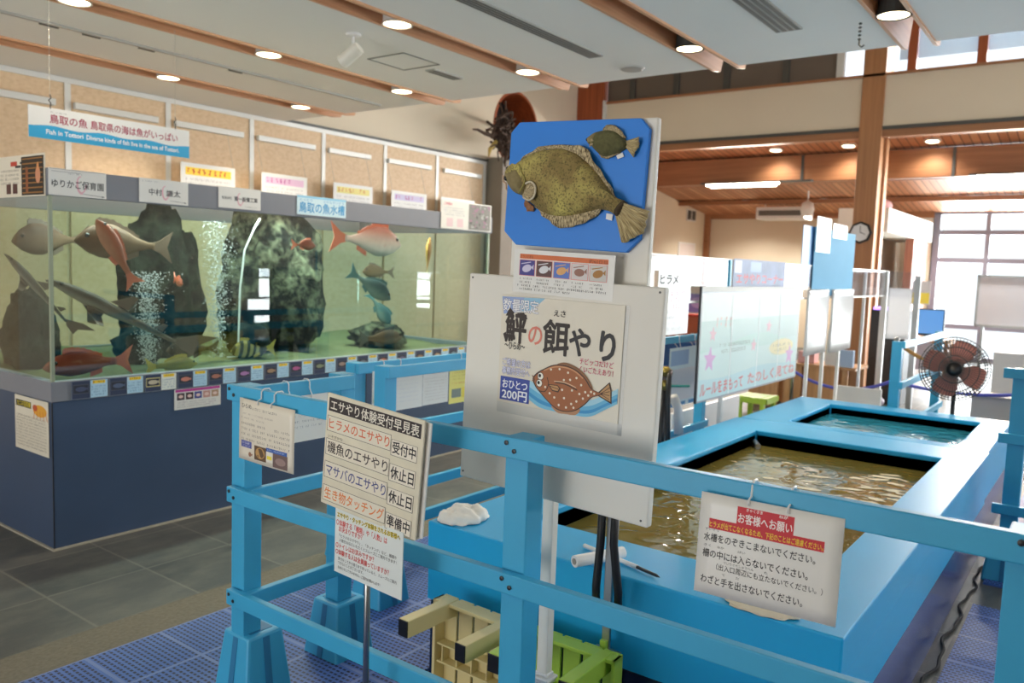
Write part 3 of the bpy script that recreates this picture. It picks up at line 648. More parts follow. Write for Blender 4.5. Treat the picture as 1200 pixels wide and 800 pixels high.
# ================================================================== FENCES
def rail_y(mb, x, y0, y1, zt, h=.052, d=.026): return mb.box(x, x+d, y0, y1, zt-h, zt)
def rail_x(mb, y, x0, x1, zt, h=.052, d=.026): return mb.box(x0, x1, y, y+d, zt-h, zt)
RZ = (1.087, .745, .393)
def foot(p, x, y, h=.235, b=.096, a=.069):
    mb = MB()
    vs = [(x-b, y-b, 0), (x+b, y-b, 0), (x+b, y+b, 0), (x-b, y+b, 0), (x-a, y-a, h), (x+a, y-a, h), (x+a, y+a, h), (x-a, y+a, h)]
    mb.add(vs, [(0, 3, 2, 1), (4, 5, 6, 7), (0, 1, 5, 4), (1, 2, 6, 5), (2, 3, 7, 6), (3, 0, 4, 7)])
    o = mb.build('foot_block', M_blue, parent=p, bevel=.010)
    st = MB(); e = .0012; q = .013
    for ax, sg in ((0, -1), (1, -1), (0, 1), (1, 1)):
        lo_, hi_ = sg*(b+e), sg*(a+e)
        w4 = [(lo_, -q, .012), (lo_, q, .012), (hi_, q, h-.012), (hi_, -q, h-.012)]
        w4 = [(x+c[0], y+c[1], c[2]) if ax == 0 else (x+c[1], y+c[0], c[2]) for c in w4]
        MB().add(w4, [(0, 1, 2, 3)]).build('strap', mat('deep_blue_strap', (36, 118, 164), .5), parent=o, solid=.002)
    MB().box(x-.045, x+.045, y-.045, y+.045, h, h+.0015).build('socket', mat('deep_blue_strap', (36, 118, 164), .5), parent=o)
    return o
def bolts(p, x, pts):
    mb = MB()
    for y, z in pts: mb.lathe([(.006, 0), (.006, .002), (.0, .003)], (x, y, z), (-1, 0, 0), 10)
    mb.build('bolt', M_dark, parent=p)
t = thing('front_fence', 'sky-blue timber railing across the foreground turning the corner at a weighted post', 'fence', (1.6, 1.2, 0))
for z in RZ: rail_y(MB(), 1.575, -.9, 2.32, z).build('rail', M_blue, parent=t, bevel=.003)
for z in RZ: rail_x(MB(), 2.235, 1.602, 2.06, z-.004).build('rail', M_blue, parent=t, bevel=.003)
for x, y in ((1.638, 2.297), (1.638, 1.157), (1.638, .083)): MB().box(x-.035, x+.035, y-.035, y+.035, .12, 1.083).build('post', M_blue, parent=t, bevel=.003)
MB().box(2.015, 2.085, 2.262, 2.332, .12, 1.085).build('post', M_blue, parent=t, bevel=.003)
foot(t, 1.668, 2.297); foot(t, 2.06, 2.302, .222); foot(t, 1.668, 1.157); foot(t, 1.668, .083)
bolts(t, 1.574, [(y+d, z-.026+e) for y in (2.292, 1.157, .083) for z in RZ for d, e in ((.012, .012), (-.012, -.006))])
t = thing('fence', 'sky-blue railing with posters tied to it in front of the aquarium cabinet', 'fence', (3.5, 2.99, 0))
for z in (1.0, .66, .33): rail_x(MB(), 2.975, 2.765, 4.6, z, .055).build('rail', M_blue, parent=t, bevel=.003)
for x in (2.80, 4.56): MB().box(x-.037, x+.037, 3.002, 3.07, .1, .998).build('post', M_blue, parent=t, bevel=.003); foot(t, x, 3.05, .22)
t = thing('fence', 'sky-blue railing along the left edge of the pools behind the big sign', 'fence', (4.0, 2.46, 0))
for z in (1.06, .385): rail_x(MB(), 2.45, 2.45, 5.9, z, .05).build('rail', M_blue, parent=t, bevel=.003)
for x in (2.49, 4.2, 5.86): MB().box(x-.035, x+.035, 2.478, 2.546, .1, 1.058).build('post', M_blue, parent=t, bevel=.003); foot(t, x, 2.52, .22)
t = thing('fence', 'sky-blue railing at the right edge beside the far end of the pool', 'fence', (4.7, .2, 0))
for z in (1.087, .76, .40): rail_y(MB(), 4.70, -.9, .425, z, .05).build('rail', M_blue, parent=t, bevel=.003)
MB().box(4.727, 4.80, .31, .385, .1, 1.085).build('post', M_blue, parent=t, bevel=.003); foot(t, 4.775, .35, .23)

# ================================================================== AQUARIUM
TX0, TX1, TY0, TY1 = 1.85, 5.32, 4.18, 5.75
t = thing('aquarium_tank', 'long glass aquarium on a navy cabinet under a grey hood', 'aquarium', (3.6, 4.95, 0))
MB().box(TX0+.008, TX1, TY0+.008, TY1, 0, .755).build('cabinet', M_navy, parent=t, bevel=.004)
for x, y in ((TX0+.006, TY0+.006), (3.96, TY0+.006)): MB().box(x, x+.004, y, y+.006, 0, .75).build('cabinet_joint', M_dark, parent=t)
MB().box(TX0-.004, TX1, TY0-.006, TY0+.008, 0, .009).box(TX0-.004, TX0+.008, TY0+.008, TY1, 0, .009).build('base_sealant', mat('pale_dusty_sealant', (168, 162, 146), .8, vary=.2, scale=20), parent=t)
ring(TX0, TX1+.01, TY0, TY1, TX0+.05, TX1-.05, TY0+.05, TY1-.05, .755, .856).build('lower_frame', M_grey, parent=t, bevel=.003)
ring(TX0, TX1+.01, TY0, TY1, TX0+.03, TX1-.03, TY0+.03, TY1-.03, 1.77, 1.90).build('hood', M_grey, parent=t, bevel=.003)
for nm, bb in (('front_pane', (TX0+.012, TX1-.01, TY0+.012, TY0+.014)), ('back_pane', (TX0+.012, TX1-.01, TY1-.014, TY1-.012)), ('side_pane', (TX0+.012, TX0+.014, TY0+.02, TY1-.02)), ('side_pane', (TX1-.014, TX1-.012, TY0+.02, TY1-.02))):
    MB().box(*bb, .85, 1.775).build(nm, M_glass, parent=t)
for x in (TX0+.008, TX1-.024): MB().box(x, x+.016, TY0+.008, TY0+.024, .856, 1.77).build('corner_seal', mat('pale_green_silicone', (150, 160, 138), .3, vary=.05), parent=t)
MB().box(TX0+.02, TX1-.02, TY0+.02, TY1-.02, .80, 1.745).build('water', M_water, parent=t)
r = random.Random(3)
o = MB().grid(lambda a, b: Vector((TX0+.03+(TX1-TX0-.06)*a, TY0+.03+(TY1-TY0-.06)*b, .81+.035*noise.noise((a*9, b*4, 1))+.05*b)), 60, 24).build('gravel_bed', mat('mossy_gravel', (104, 104, 70), .9, vary=.45, scale=30, bump=.6), parent=t, smooth=True); o['kind'] = 'stuff'
for x in (2.6, 3.6, 4.6):
    MB().box(x-.4, x+.4, 4.55, 4.62, 1.84, 1.86).build('hood_lamp', M_trim, parent=t)
    l = bpy.data.lights.new('hood_lamp_light', 'AREA'); l.shape = 'RECTANGLE'; l.size = .8; l.size_y = .06; l.energy = 9; l.color = (.90, 1, .93)
    lo = bpy.data.objects.new('hood_lamp_light', l); COL.objects.link(lo); lo.parent = t; lo.location = Vector((x, 4.58, 1.835))-abs_loc(t)
def rock(name, label, c, sc, seed, m, parent=None):
    def f(a, b):
        th, ph = a*2*PI, b*PI
        d = Vector((math.sin(ph)*math.cos(th), math.sin(ph)*math.sin(th), math.cos(ph)))
        k = 1+.28*noise.noise(d*1.7+Vector((seed, 0, 0)))+.16*noise.noise(d*4.3+Vector((0, seed, 0)))+.07*noise.noise(d*10)
        return Vector((c[0]+d.x*sc[0]*k, c[1]+d.y*sc[1]*k, c[2]+d.z*sc[2]*k))
    o = MB().grid(f, 40, 26).build(name, m, smooth=True); return tag(o, label, 'rock')
def rock_mat(name, c1, c2, lo, hi):
    m, nt, b = nodes_mat(name); tc = N(nt, 'ShaderNodeTexCoord'); n = N(nt, 'ShaderNodeTexNoise'); n.inputs['Scale'].default_value = 7; n.inputs['Detail'].default_value = 8; n.inputs['Roughness'].default_value = .7
    nt.links.new(tc.outputs['Object'], n.inputs['Vector']); r = N(nt, 'ShaderNodeValToRGB'); e = r.color_ramp.elements
    e[0].position = lo; e[0].color = (*lin(c1), 1); e[1].position = hi; e[1].color = (*lin(c2), 1)
    nt.links.new(n.outputs['Fac'], r.inputs[0]); nt.links.new(r.outputs[0], b.inputs['Base Color']); b.inputs['Roughness'].default_value = .95; b.inputs['Specular IOR Level'].default_value = .15
    bp = N(nt, 'ShaderNodeBump'); bp.inputs['Strength'].default_value = .9; bp.inputs['Distance'].default_value = .05; nt.links.new(n.outputs['Fac'], bp.inputs['Height']); nt.links.new(bp.outputs[0], b.inputs['Normal'])
    return m
M_rock = rock_mat('dark_aquarium_rock', (12, 16, 16), (62, 66, 56), .42, .72); M_rock2 = rock_mat('pale_patched_rock', (16, 20, 20), (132, 132, 108), .46, .68)
rock('rock', 'tall dark rock pillar left of the bubble column in the aquarium', (2.93, 5.05, 1.22), (.25, .22, .62), 1, M_rock)
rock('rock', 'broad pale-patched rock pillar in the middle of the aquarium', (3.76, 4.98, 1.26), (.40, .28, .66), 5, M_rock2)
rock('rock', 'dark boulder at the foot of the middle rock pillar in the aquarium', (3.34, 4.66, .94), (.15, .11, .12), 9, M_rock)
rock('rock', 'upright rock behind the left end pane of the aquarium', (2.10, 4.98, 1.0), (.13, .17, .27), 13, M_rock)
rock('rock', 'low mossy stone on the gravel at the right end of the aquarium', (4.62, 4.75, .90), (.24, .18, .12), 17, M_rock2)
rock('rock', 'dark slanting stone under the two bubble columns in the aquarium', (2.60, 4.76, .93), (.13, .10, .12), 21, M_rock)
# bubble columns and the air line
M_bub = glass('air_bubble', (.93, .98, .96), 2.5, 0, .45)
for k, (x, y, zt, lb) in enumerate(((2.56, 4.55, 1.40, 'short bubble column rising behind the grey shark in the aquarium'), (3.07, 4.62, 1.73, 'tall bubble column in front of the dark rock in the aquarium'))):
    mb = MB(); rr = random.Random(k+31)
    for i in range(1500):
        z = .86+(zt-.86)*rr.random(); w = .020+.030*(z-.86)/(zt-.86)
        mb.ball((x+rr.gauss(0, w), y+rr.gauss(0, w), z), rr.uniform(.0018, .0048), 6, 4)
    tag(mb.build('air_bubbles', M_bub, smooth=True), lb, 'bubbles', kind='stuff')
tag(MB().tube([(3.37, 4.6, 1.76), (3.33, 4.6, 1.70), (3.24, 4.58, 1.55), (3.20, 4.57, 1.3), (3.19, 4.57, 1.0), (3.18, 4.56, .86), (3.10, 4.56, .86)], .006, 6).build('air_line', M_whiteg, smooth=True), 'thin white air hose hanging in the middle of the aquarium', 'hose')

def fish_mat(name, back, side, belly, stripe=None, spots=0.0):
    m, nt, b = nodes_mat(name)
    tc = N(nt, 'ShaderNodeTexCoord'); sp = N(nt, 'ShaderNodeSeparateXYZ'); nt.links.new(tc.outputs['Generated'], sp.inputs[0])
    r = N(nt, 'ShaderNodeValToRGB'); e = r.color_ramp.elements; e[0].position = .2; e[0].color = (*lin(belly), 1); e[1].position = .8; e[1].color = (*lin(back), 1)
    q = e.new(.5); q.color = (*lin(side), 1)
    nt.links.new(sp.outputs[2], r.inputs[0]); c = r.outputs[0]
    n = N(nt, 'ShaderNodeTexNoise'); n.inputs['Scale'].default_value = 28; n.inputs['Detail'].default_value = 4; nt.links.new(tc.outputs['Object'], n.inputs['Vector'])
    if stripe:
        w = math_n(nt, 'SINE', math_n(nt, 'ADD', math_n(nt, 'MULTIPLY', sp.outputs[0], stripe[1]), math_n(nt, 'MULTIPLY', sp.outputs[2], 2.0)))
        c = mixc(nt, math_n(nt, 'GREATER_THAN', w, .15), c, lin(stripe[0]))
    c = mixc(nt, math_n(nt, 'MULTIPLY', n.outputs['Fac'], .45), c, lin(tuple(int(v*.55) for v in side)))
    nt.links.new(c, b.inputs['Base Color']); b.inputs['Roughness'].default_value = .6; b.inputs['Specular IOR Level'].default_value = .2
    return m
PROF = {  # stations: x (0 snout..1 tail root), top, bottom, half width  (shares of body length)
 'bream': [(0, .0, -.02, .01), (.05, .07, -.06, .03), (.15, .16, -.13, .06), (.30, .225, -.18, .08), (.45, .22, -.19, .08), (.62, .16, -.14, .06), (.80, .075, -.07, .03), (.92, .04, -.04, .015), (1, .045, -.045, .008)],
 'grouper': [(0, .0, -.03, .02), (.06, .06, -.07, .05), (.18, .13, -.12, .085), (.35, .17, -.15, .10), (.52, .16, -.14, .09), (.70, .11, -.10, .06), (.86, .06, -.055, .035), (1, .05, -.05, .012)],
 'shark': [(0, .0, -.012, .01), (.06, .028, -.018, .03), (.18, .05, -.035, .05), (.33, .06, -.045, .052), (.50, .05, -.038, .042), (.68, .034, -.024, .026), (.85, .022, -.016, .015), (1, .014, -.012, .006)],
}
def fish(name, label, L, kind, mats, loc, yaw, pitch=0, roll=0, eye=(20, 20, 20), group=None):
    """L metres long; heading = local +X towards the snout"""
    t = thing(name, label, 'fish', (0, 0, 0), group); pr = PROF[kind]; n = 14
    bodyL = L*(.80 if kind != 'shark' else .78); x_s = L*.5
    from_x = lambda s: x_s-s*bodyL
    # smooth stations
    st = []
    for i in range(25):
        s = i/24
        for a, b in zip(pr, pr[1:]):
            if a[0] <= s <= b[0]+1e-9:
                k = (s-a[0])/(b[0]-a[0]); k = k*k*(3-2*k)*.4+k*.6
                st.append((s, *[a[j]+(b[j]-a[j])*k for j in (1, 2, 3)])); break
    mb = MB(); vs = []; fs = []
    for s, tp, bt, w in st:
        c = (tp+bt)/2*bodyL; h = max((tp-bt)/2*bodyL, .002)
        for j in range(n):
            a = 2*PI*j/n; vs.append((from_x(s), math.sin(a)*w*bodyL*(1 if kind != 'x' else 1), c+math.cos(a)*h))
    k = len(st); fs = [(i*n+j, i*n+(j+1) % n, (i+1)*n+(j+1) % n, (i+1)*n+j) for i in range(k-1) for j in range(n)]+[tuple(range(n)), tuple((k-1)*n+j for j in range(n))]
    mb.add(vs, fs); mb.build('body', mats[0], parent=t, smooth=True, local=True)
    fm = mats[1]; th = .004
    def fin(nm, pts, y=0, rot=None):
        m2 = MB().prism([(p[0]*L, p[1]*L) for p in pts], (0, 0, 0), (1, 0, 0), (0, 0, 1), (0, 1, 0), -th/2, th/2)
        if rot: M = Matrix.Translation(Vector(rot[0])*L) @ Matrix.Rotation(rot[1], 4, rot[2]); m2.v = [M @ v for v in m2.v]
        return m2.build(nm, fm, parent=t, local=True)
    e = .5-bodyL/L
    if kind == 'shark':
        fin('tail_fin', [(e+.02, .012), (e-.10, .10), (-.5, .14), (e-.12, .03), (e-.13, -.03), (e-.03, -.02)])
        fin('dorsal_fin', [(.16, .045), (.06, .13), (.03, .13), (.05, .045)]); fin('dorsal_fin', [(-.12, .025), (-.17, .07), (-.19, .07), (-.18, .02)])
        for sgn in (1, -1): fin('pectoral_fin', [(.05, 0), (-.03, -.14), (-.07, -.13), (-.05, 0)], rot=((.22, sgn*.035, -.03), sgn*-1.0, 'X'))
    else:
        fin('tail_fin', [(e+.02, .035), (e-.06, .06), (-.5, .16), (-.44, .0), (-.5, -.16), (e-.06, -.06), (e+.02, -.035)])
        hh = [p for p in st if .22 <= p[0] <= .82]
        d = [(.5-s*bodyL/L, tp*bodyL/L-.01) for s, tp, b_, w in hh]
        fin('dorsal_fin', d+[(x, z+.055*(1-.45*i/len(d))+.01*(i % 2)) for i, (x, z) in reversed(list(enumerate(d)))])
        hh = [p for p in st if .60 <= p[0] <= .82]; d = [(.5-s*bodyL/L, b_*bodyL/L+.01) for s, tp, b_, w in hh]
        fin('anal_fin', d+[(x, z-.06) for x, z in reversed(d)])
        for sgn in (1, -1): fin('pectoral_fin', [(0, .01), (-.07, .03), (-.13, .0), (-.10, -.05), (-.02, -.03)], rot=((.22, sgn*.062, -.03), sgn*.5, 'Z'))
    for sgn in (1, -1):
        s = .12 if kind != 'shark' else .09; w = [q for q in st if q[0] >= s][0]
        MB().ball((.5*L-s*bodyL, sgn*w[3]*bodyL*.82, (w[1]*.45)*bodyL), .021*L if kind != 'shark' else .01*L, 8, 6).build('eye', ink(eye, .1), parent=t, local=True, smooth=True)
    t.location = loc; t.rotation_euler = (math.radians(roll), math.radians(-pitch), math.radians(yaw))
    return t
F_grey = fish_mat('grey_brown_fish_skin', (88, 62, 44), (112, 84, 62), (128, 102, 82)); F_red = fish_mat('orange_red_fish_skin', (166, 70, 42), (180, 90, 58), (190, 120, 90))
F_pink = fish_mat('pink_silver_fish_skin', (176, 96, 84), (222, 188, 180), (236, 226, 220)); F_brick = fish_mat('brick_red_fish_skin', (132, 50, 30), (142, 60, 38), (130, 68, 46))
F_shark = fish_mat('shark_skin', (74, 62, 52), (100, 86, 74), (160, 144, 126)); F_stripe = fish_mat('striped_fish_skin', (170, 150, 84), (176, 160, 100), (190, 176, 130), ((40, 36, 26), 34))
F_dark = fish_mat('dark_brown_fish_skin', (66, 54, 42), (88, 72, 56), (104, 90, 70), ((58, 46, 34), 22)); F_teal = fish_mat('steel_blue_fish_skin', (62, 84, 86), (96, 118, 116), (146, 160, 152))
F_yel = fish_mat('olive_yellow_fish_skin', (128, 118, 56), (160, 146, 74), (180, 170, 110)); F_gold = fish_mat('golden_fish_skin', (170, 110, 50), (206, 150, 84), (222, 190, 140))
fin_g = mat('grey_fin', (104, 82, 66), .5); fin_r = mat('red_fin', (196, 92, 60), .5); fin_d = mat('dark_fin', (74, 62, 46), .5); fin_y = mat('yellow_fin', (178, 156, 62), .5); fin_t = mat('teal_fin', (80, 112, 112), .5)
fish('fish', 'big grey-brown fish swimming left behind the orange one in the aquarium', .60, 'bream', (F_grey, fin_g), (2.46, 4.60, 1.555), 184, 2)
fish('fish', 'orange-red fish hanging nose-up in front of the big grey fish', .40, 'grouper', (F_red, fin_r), (2.28, 4.36, 1.50), 160, 62, 25)
fish('fish', 'big grey-brown fish in the left end of the aquarium, nose to the end pane', .52, 'bream', (F_grey, fin_g), (2.12, 4.74, 1.56), 200, -3)
fish('fish', 'long grey shark swimming down to the right under the big grey fish', .98, 'shark', (F_shark, fin_g), (2.42, 4.46, 1.12), 170, 28)
fish('fish', 'pale shark with raised snout at the left corner of the aquarium', .58, 'shark', (F_shark, fin_g), (2.02, 4.62, 1.25), 150, 52)
fish('fish', 'brick-red fish lying on the gravel at the left corner of the aquarium', .52, 'grouper', (F_brick, fin_r), (2.18, 4.46, .90), 188, 0)
fish('fish', 'pink and silver sea bream swimming right near the top of the aquarium', .68, 'bream', (F_pink, fin_r), (4.19, 4.45, 1.655), -2, -3)
fish('fish', 'small red fish facing out in front of the dark rock', .22, 'grouper', (F_red, fin_r), (2.72, 4.5, 1.35), -110, -8)
fish('fish', 'brown mottled fish resting on the gravel below the bubble columns', .36, 'bream', (F_dark, fin_d), (2.90, 4.62, .92), 178, 0)
fish('fish', 'black and yellow striped fish resting on the gravel in the aquarium', .36, 'bream', (F_stripe, fin_y), (3.30, 4.56, .90), 182, 0)
fish('fish', 'steel-blue fish with an upright tail swimming down right in the aquarium', .42, 'bream', (F_teal, fin_t), (4.24, 4.46, 1.33), -12, -30)
fish('fish', 'teal fish diving beside the posts reflected at the right of the aquarium', .34, 'bream', (F_teal, fin_t), (4.72, 4.85, 1.12), -20, -55)
fish('fish', 'dark grey fish resting at the bottom right of the aquarium', .46, 'grouper', (F_grey, fin_d), (4.45, 4.55, .92), 0, 0)
fish('fish', 'golden fish hanging nose-up at the right end of the aquarium', .36, 'bream', (F_gold, fin_y), (5.02, 4.6, 1.55), 30, 74)
fish('fish', 'dim grey fish behind the sea bream at the right of the aquarium', .34, 'bream', (F_grey, fin_g), (4.85, 5.0, 1.42), 175, 0)
fish('fish', 'olive-yellow fish lying on the gravel under the short bubble column', .34, 'grouper', (F_yel, fin_y), (2.62, 4.40, .862), 4, 0)
fish('fish', 'reddish fish fading into the pale-patched rock of the aquarium', .22, 'bream', (F_brick, fin_r), (3.62, 4.46, 1.60), 5, 0)

# ------------------------------------------------------------------ cards and notices on the aquarium
photo_c = [(70, 80, 110), (84, 100, 130), (196, 186, 160), (206, 130, 110), (170, 110, 90), (170, 120, 170), (160, 130, 100), (176, 90, 140), (130, 140, 110), (150, 130, 120), (120, 130, 140), (190, 120, 90), (110, 100, 130), (150, 120, 90), (180, 150, 120), (120, 140, 150)]
pname = ['violet-grey', 'slate-blue', 'cream', 'salmon-pink', 'brown', 'lilac', 'tan', 'magenta', 'olive', 'dull brown', 'steel', 'orange', 'purple-grey', 'ochre', 'sand', 'pale blue']
for i in range(16):
    x0 = 1.945+.1925*i; w = .186
    pale = i == 2
    s = Sheet('caption_card', 'fish caption card with %s fish photo, %s from the aquarium corner' % (pname[i], ORD[i]), 'caption card', (x0+w/2, TY0-.003, .805), YU, YV, w, .094, .004, mat('clear_card_holder', (120, 126, 138), .2), 'caption cards along the aquarium frame')
    s.rect(.02, .50, .03, .97, (44, 54, 84)); s.rect(.04, .47, .20, .72, (70, 76, 90) if not pale else (206, 196, 130)); s.rect(.06, .45, .25, .67, (40, 42, 56))
    s.ellipse(.255, .46, .15, .13, photo_c[i]); s.poly([(.39, .46), (.44, .36), (.44, .56)], photo_c[i])
    s.rect(.51, .98, .03, .97, (226, 230, 220) if pale else (176, 212, 232)); s.rect(.57, .92, .05, .22, (246, 206, 40))
    s.marks(.58, .91, .135, .13, (60, 50, 20), i); [s.marks(.54, .96, .38+.15*q, .10, (70, 110, 160), i*5+q) for q in range(4)]
    s.done()
def placard(label, x0, x1, z0, z1, m=M_paper, **k): return Sheet('name_placard', label, 'sign', ((x0+x1)/2, TY0-.003, (z0+z1)/2), YU, YV, x1-x0, z1-z0, .004, m, **k)
heart = [(232, 196, 204)]
def swirl(s, u, v, k):
    for a in (0, 1.2): s.line([(u+k*.10*math.cos(q*.5+a)*(1-q*.05), v+k*.45*math.sin(q*.5+a)*(1-q*.05)) for q in range(8)], .05*k, (228, 172, 184))
s = placard('white sponsor placard in round kana on the aquarium hood, at its left corner', 1.853, 2.132, 1.772, 1.902)
swirl(s, .55, .5, .9); s.text('ゆりかご保育園', .05, .95, .68, .32, (30, 30, 34), .012)
s.line([(.58, .88), (.93, .93)], .015, (90, 90, 96)); s.poly([(.97, .935), (.92, .90), (.92, .965)], (60, 60, 66)); s.line([(.05, .12), (.55, .12)], .012, (120, 120, 124)); s.marks(.30, .62, .17, .06, (130, 130, 134), 2); s.rect(.01, .99, .02, .035, (120, 120, 126)); s.done()
s = placard('white sponsor placard with two words of kanji on the aquarium hood, second from the left', 2.307, 2.588, 1.776, 1.902)
swirl(s, .52, .5, .8); s.text('中村', .19, .45, .66, .30, (30, 30, 34), .012); s.text('謙太', .54, .83, .66, .30, (30, 30, 34), .012); s.line([(.62, .86), (.94, .90)], .015, (90, 90, 96)); s.poly([(.97, .905), (.92, .875), (.92, .935)], (60, 60, 66)); s.marks(.06, .4, .12, .06, (150, 150, 154), 3); s.done()
s = placard('white sponsor placard with one small kanji line, third from the left on the hood', 2.779, 3.064, 1.784, 1.906)
swirl(s, .5, .5, .8); s.text('有限会社', .07, .30, .58, .15, (60, 60, 64), .01); s.text('第一設備工業', .36, .92, .62, .24, (40, 36, 40), .02); s.marks(.62, .95, .88, .06, (120, 120, 126), 4); s.done()
s = placard('pale blue placard with blue brush kanji in the middle of the aquarium hood', 3.335, 3.738, 1.785, 1.905, mat('pale_blue_card', (206, 230, 240), .35, vary=.03))
s.rect(0, 1, 0, .12, (150, 206, 234)); s.text('鳥取の魚水槽', .04, .97, .82, .58, (54, 150, 206), .02); s.text('とっとり', .05, .30, .28, .16, (54, 150, 206)); s.text('さかなすいそう', .52, .95, .28, .16, (54, 150, 206)); s.done()
s = Sheet('notice', 'white notice with a grey photo at the right end of the aquarium hood', 'notice', (4.995, TY0-.006, 1.886), YU, YV, .61, .215, .004, M_paper)
s.text('ご来館の', .04, .20, .16, .11, (206, 70, 96), .02); [s.marks(.04, .46, .26+.08*q, .05, (120, 126, 150), q) for q in range(4)]
s.rect(.10, .22, .62, .92, (226, 200, 204)); s.rect(.30, .42, .62, .92, (226, 200, 204)); s.rect(.53, .98, .04, .97, (132, 130, 126))
r = random.Random(2)
for q in range(40): s.ellipse(r.uniform(.56, .95), r.uniform(.1, .9), r.uniform(.01, .03), r.uniform(.02, .06), r.choice([(180, 180, 176), (96, 94, 92), (160, 120, 140)]), n=7)
s.done()
s = Sheet('notice', 'cream notice with a dark photo hung across the left end of the hood', 'notice', (TX0-.004, 4.46, 1.868), XU, XV, .53, .205, .004, M_cream)
s.rect(.30, .44, .14, .25, (190, 60, 44)); s.rect(.50, .60, .16, .21, (50, 48, 50)); s.rect(.40, .52, .24, .30, (50, 48, 50)); [s.marks(.04, .5, .36+.1*q, .06, (70, 66, 60), q) for q in range(4)]
s.rect(.20, .30, .68, .92, (88, 54, 50)); s.rect(.34, .44, .68, .92, (88, 54, 50)); s.rect(.53, .985, .05, .97, (40, 30, 24))
[s.rect(.55, .96, .09+.115*q, .12+.115*q, (150, 104, 52)) for q in range(8)]; s.ellipse(.87, .5, .05, .2, (206, 140, 106)); s.ellipse(.87, .3, .02, .1, (220, 150, 90)); s.rect(.62, .67, .30, .9, (140, 80, 44)); s.done()
s = Sheet('notice', 'cream notice with a yellow crab picture on the dark end of the aquarium cabinet', 'notice', (TX0+.003, 4.405, .61), XU, XV, .375, .28, .003, M_cream)
s.rect(.04, .5, .08, .20, (50, 46, 26)); s.text('カニの豆知識', .07, .48, .18, .11, (240, 214, 60), .01); s.ellipse(.76, .20, .20, .11, (224, 160, 50)); [s.line([(.6+.08*q, .2), (.58+.1*q, .36)], .02, (210, 120, 50)) for q in range(5)]; s.ellipse(.62, .16, .07, .06, (190, 80, 40))
[s.marks(.05, .95, .36+.055*q, .03, (96, 84, 76), 40+q) for q in range(11)]; s.done()
s = Sheet('notice', 'small white notice with a magenta band stuck under the aquarium frame', 'notice', (2.653, TY0+.003, .695), YU, YV, .292, .116, .003, M_paper)
s.rect(.02, .98, .02, .15, (196, 60, 150)); [s.rect(.05+.185*q, .21+.185*q, .2, .54, c) for q, c in enumerate([(70, 50, 60), (60, 30, 40), (60, 70, 140), (200, 150, 140), (180, 140, 110)])]
[s.ellipse(.13+.185*q, .37, .05, .08, (230, 200, 190), n=10) for q in range(5)]; [s.marks(.06, .92, .66+.11*q, .07, (120, 110, 130), 70+q) for q in range(3)]; s.done()
# hanging sign over the aquarium
s = Sheet('hanging_sign', 'white sign with a wavy blue foot hanging from the ceiling over the aquarium', 'sign', (2.715, 5.2, 2.258), (1, 0, .002), (0, 0, 1), 1.03, .185, .006, M_whiteg)
wv = [(q/40, .60+.035*math.sin(q/40*2*PI*3.4+2)-.0*q) for q in range(41)]
s._put('artwork', [p for a in wv for p in (a, (a[0], 1.0))], [(2*q, 2*q+1, 2*q+3, 2*q+2) for q in range(40)], (46, 166, 218))
s.text('鳥取の魚', .115, .33, .46, .31, (168, 34, 74), .015); s.text('鳥取県の海は魚がいっぱい', .35, .915, .46, .31, (168, 34, 74), .015)
s.text('とっとり', .12, .21, .15, .06, (120, 120, 126)); s.text('Fish in Tottori', .095, .305, .84, .21, (250, 250, 252), .025); s.text('Diverse kinds of fish live in the sea of Tottori.', .325, .925, .84, .21, (250, 250, 252), .025)
for u in (.12, .90):
    x = (u-.5)*1.03
    MB().tube([(x, .085, 0), (x+.004, .12, 0), (x-.008, .135, 0), (x+.006, .15, 0), (x, .17, 0)], .004, 6).build('hook', M_darkgrey, parent=s.ob, local=True)
    MB().tube([(x, .17, 0), (x, .74, 0)], .0012, 4).build('wire', mat('fine_wire', (190, 188, 180), .4), parent=s.ob, local=True)
s.done()
# posters hung along the panelled wall
for k, (x0, x1, zt, zb, c, lb) in enumerate(((4.46, 5.06, 2.40, 2.06, (250, 214, 70), 'white poster with a yellow heading, leftmost of the row hung on the panelled wall'), (5.38, 5.98, 2.405, 2.08, (228, 190, 220), 'white poster with a pink heading hung on the panelled wall'), (6.36, 6.97, 2.40, 2.07, (250, 236, 150), 'white poster with a pale yellow heading hung on the panelled wall'), (7.29, 7.93, 2.40, 2.07, (214, 206, 240), 'white poster with a lilac heading hung on the panelled wall'), (8.21, 8.91, 2.40, 2.07, (236, 226, 226), 'white poster with a plain heading, last of the row hung on the panelled wall'))):
    s = Sheet('hanging_poster', lb, 'poster', ((x0+x1)/2, 7.32, (zt+zb)/2), YU, YV, x1-x0, zt-zb, .004, M_whiteg, 'posters hung on the panelled wall')
    s.rect(.08, .92, .12, .34, c); s.marks(.10, .90, .23, .17, (214, 60, 50) if k == 0 else (196, 90, 170) if k in (1, 3) else (224, 140, 90), 90+k); [s.marks(.08, .92, .46+.12*q, .07, (150, 140, 150), k*7+q) for q in range(4)]
    for u in (.03, .97): MB().tube([((u-.5)*(x1-x0), (zt-zb)/2-.01, 0), ((u-.5)*(x1-x0), 2.768-(zt+zb)/2, -.112)], .002, 4).build('wire', mat('fine_wire', (190, 188, 180), .4), parent=s.ob, local=True)
    s.done()

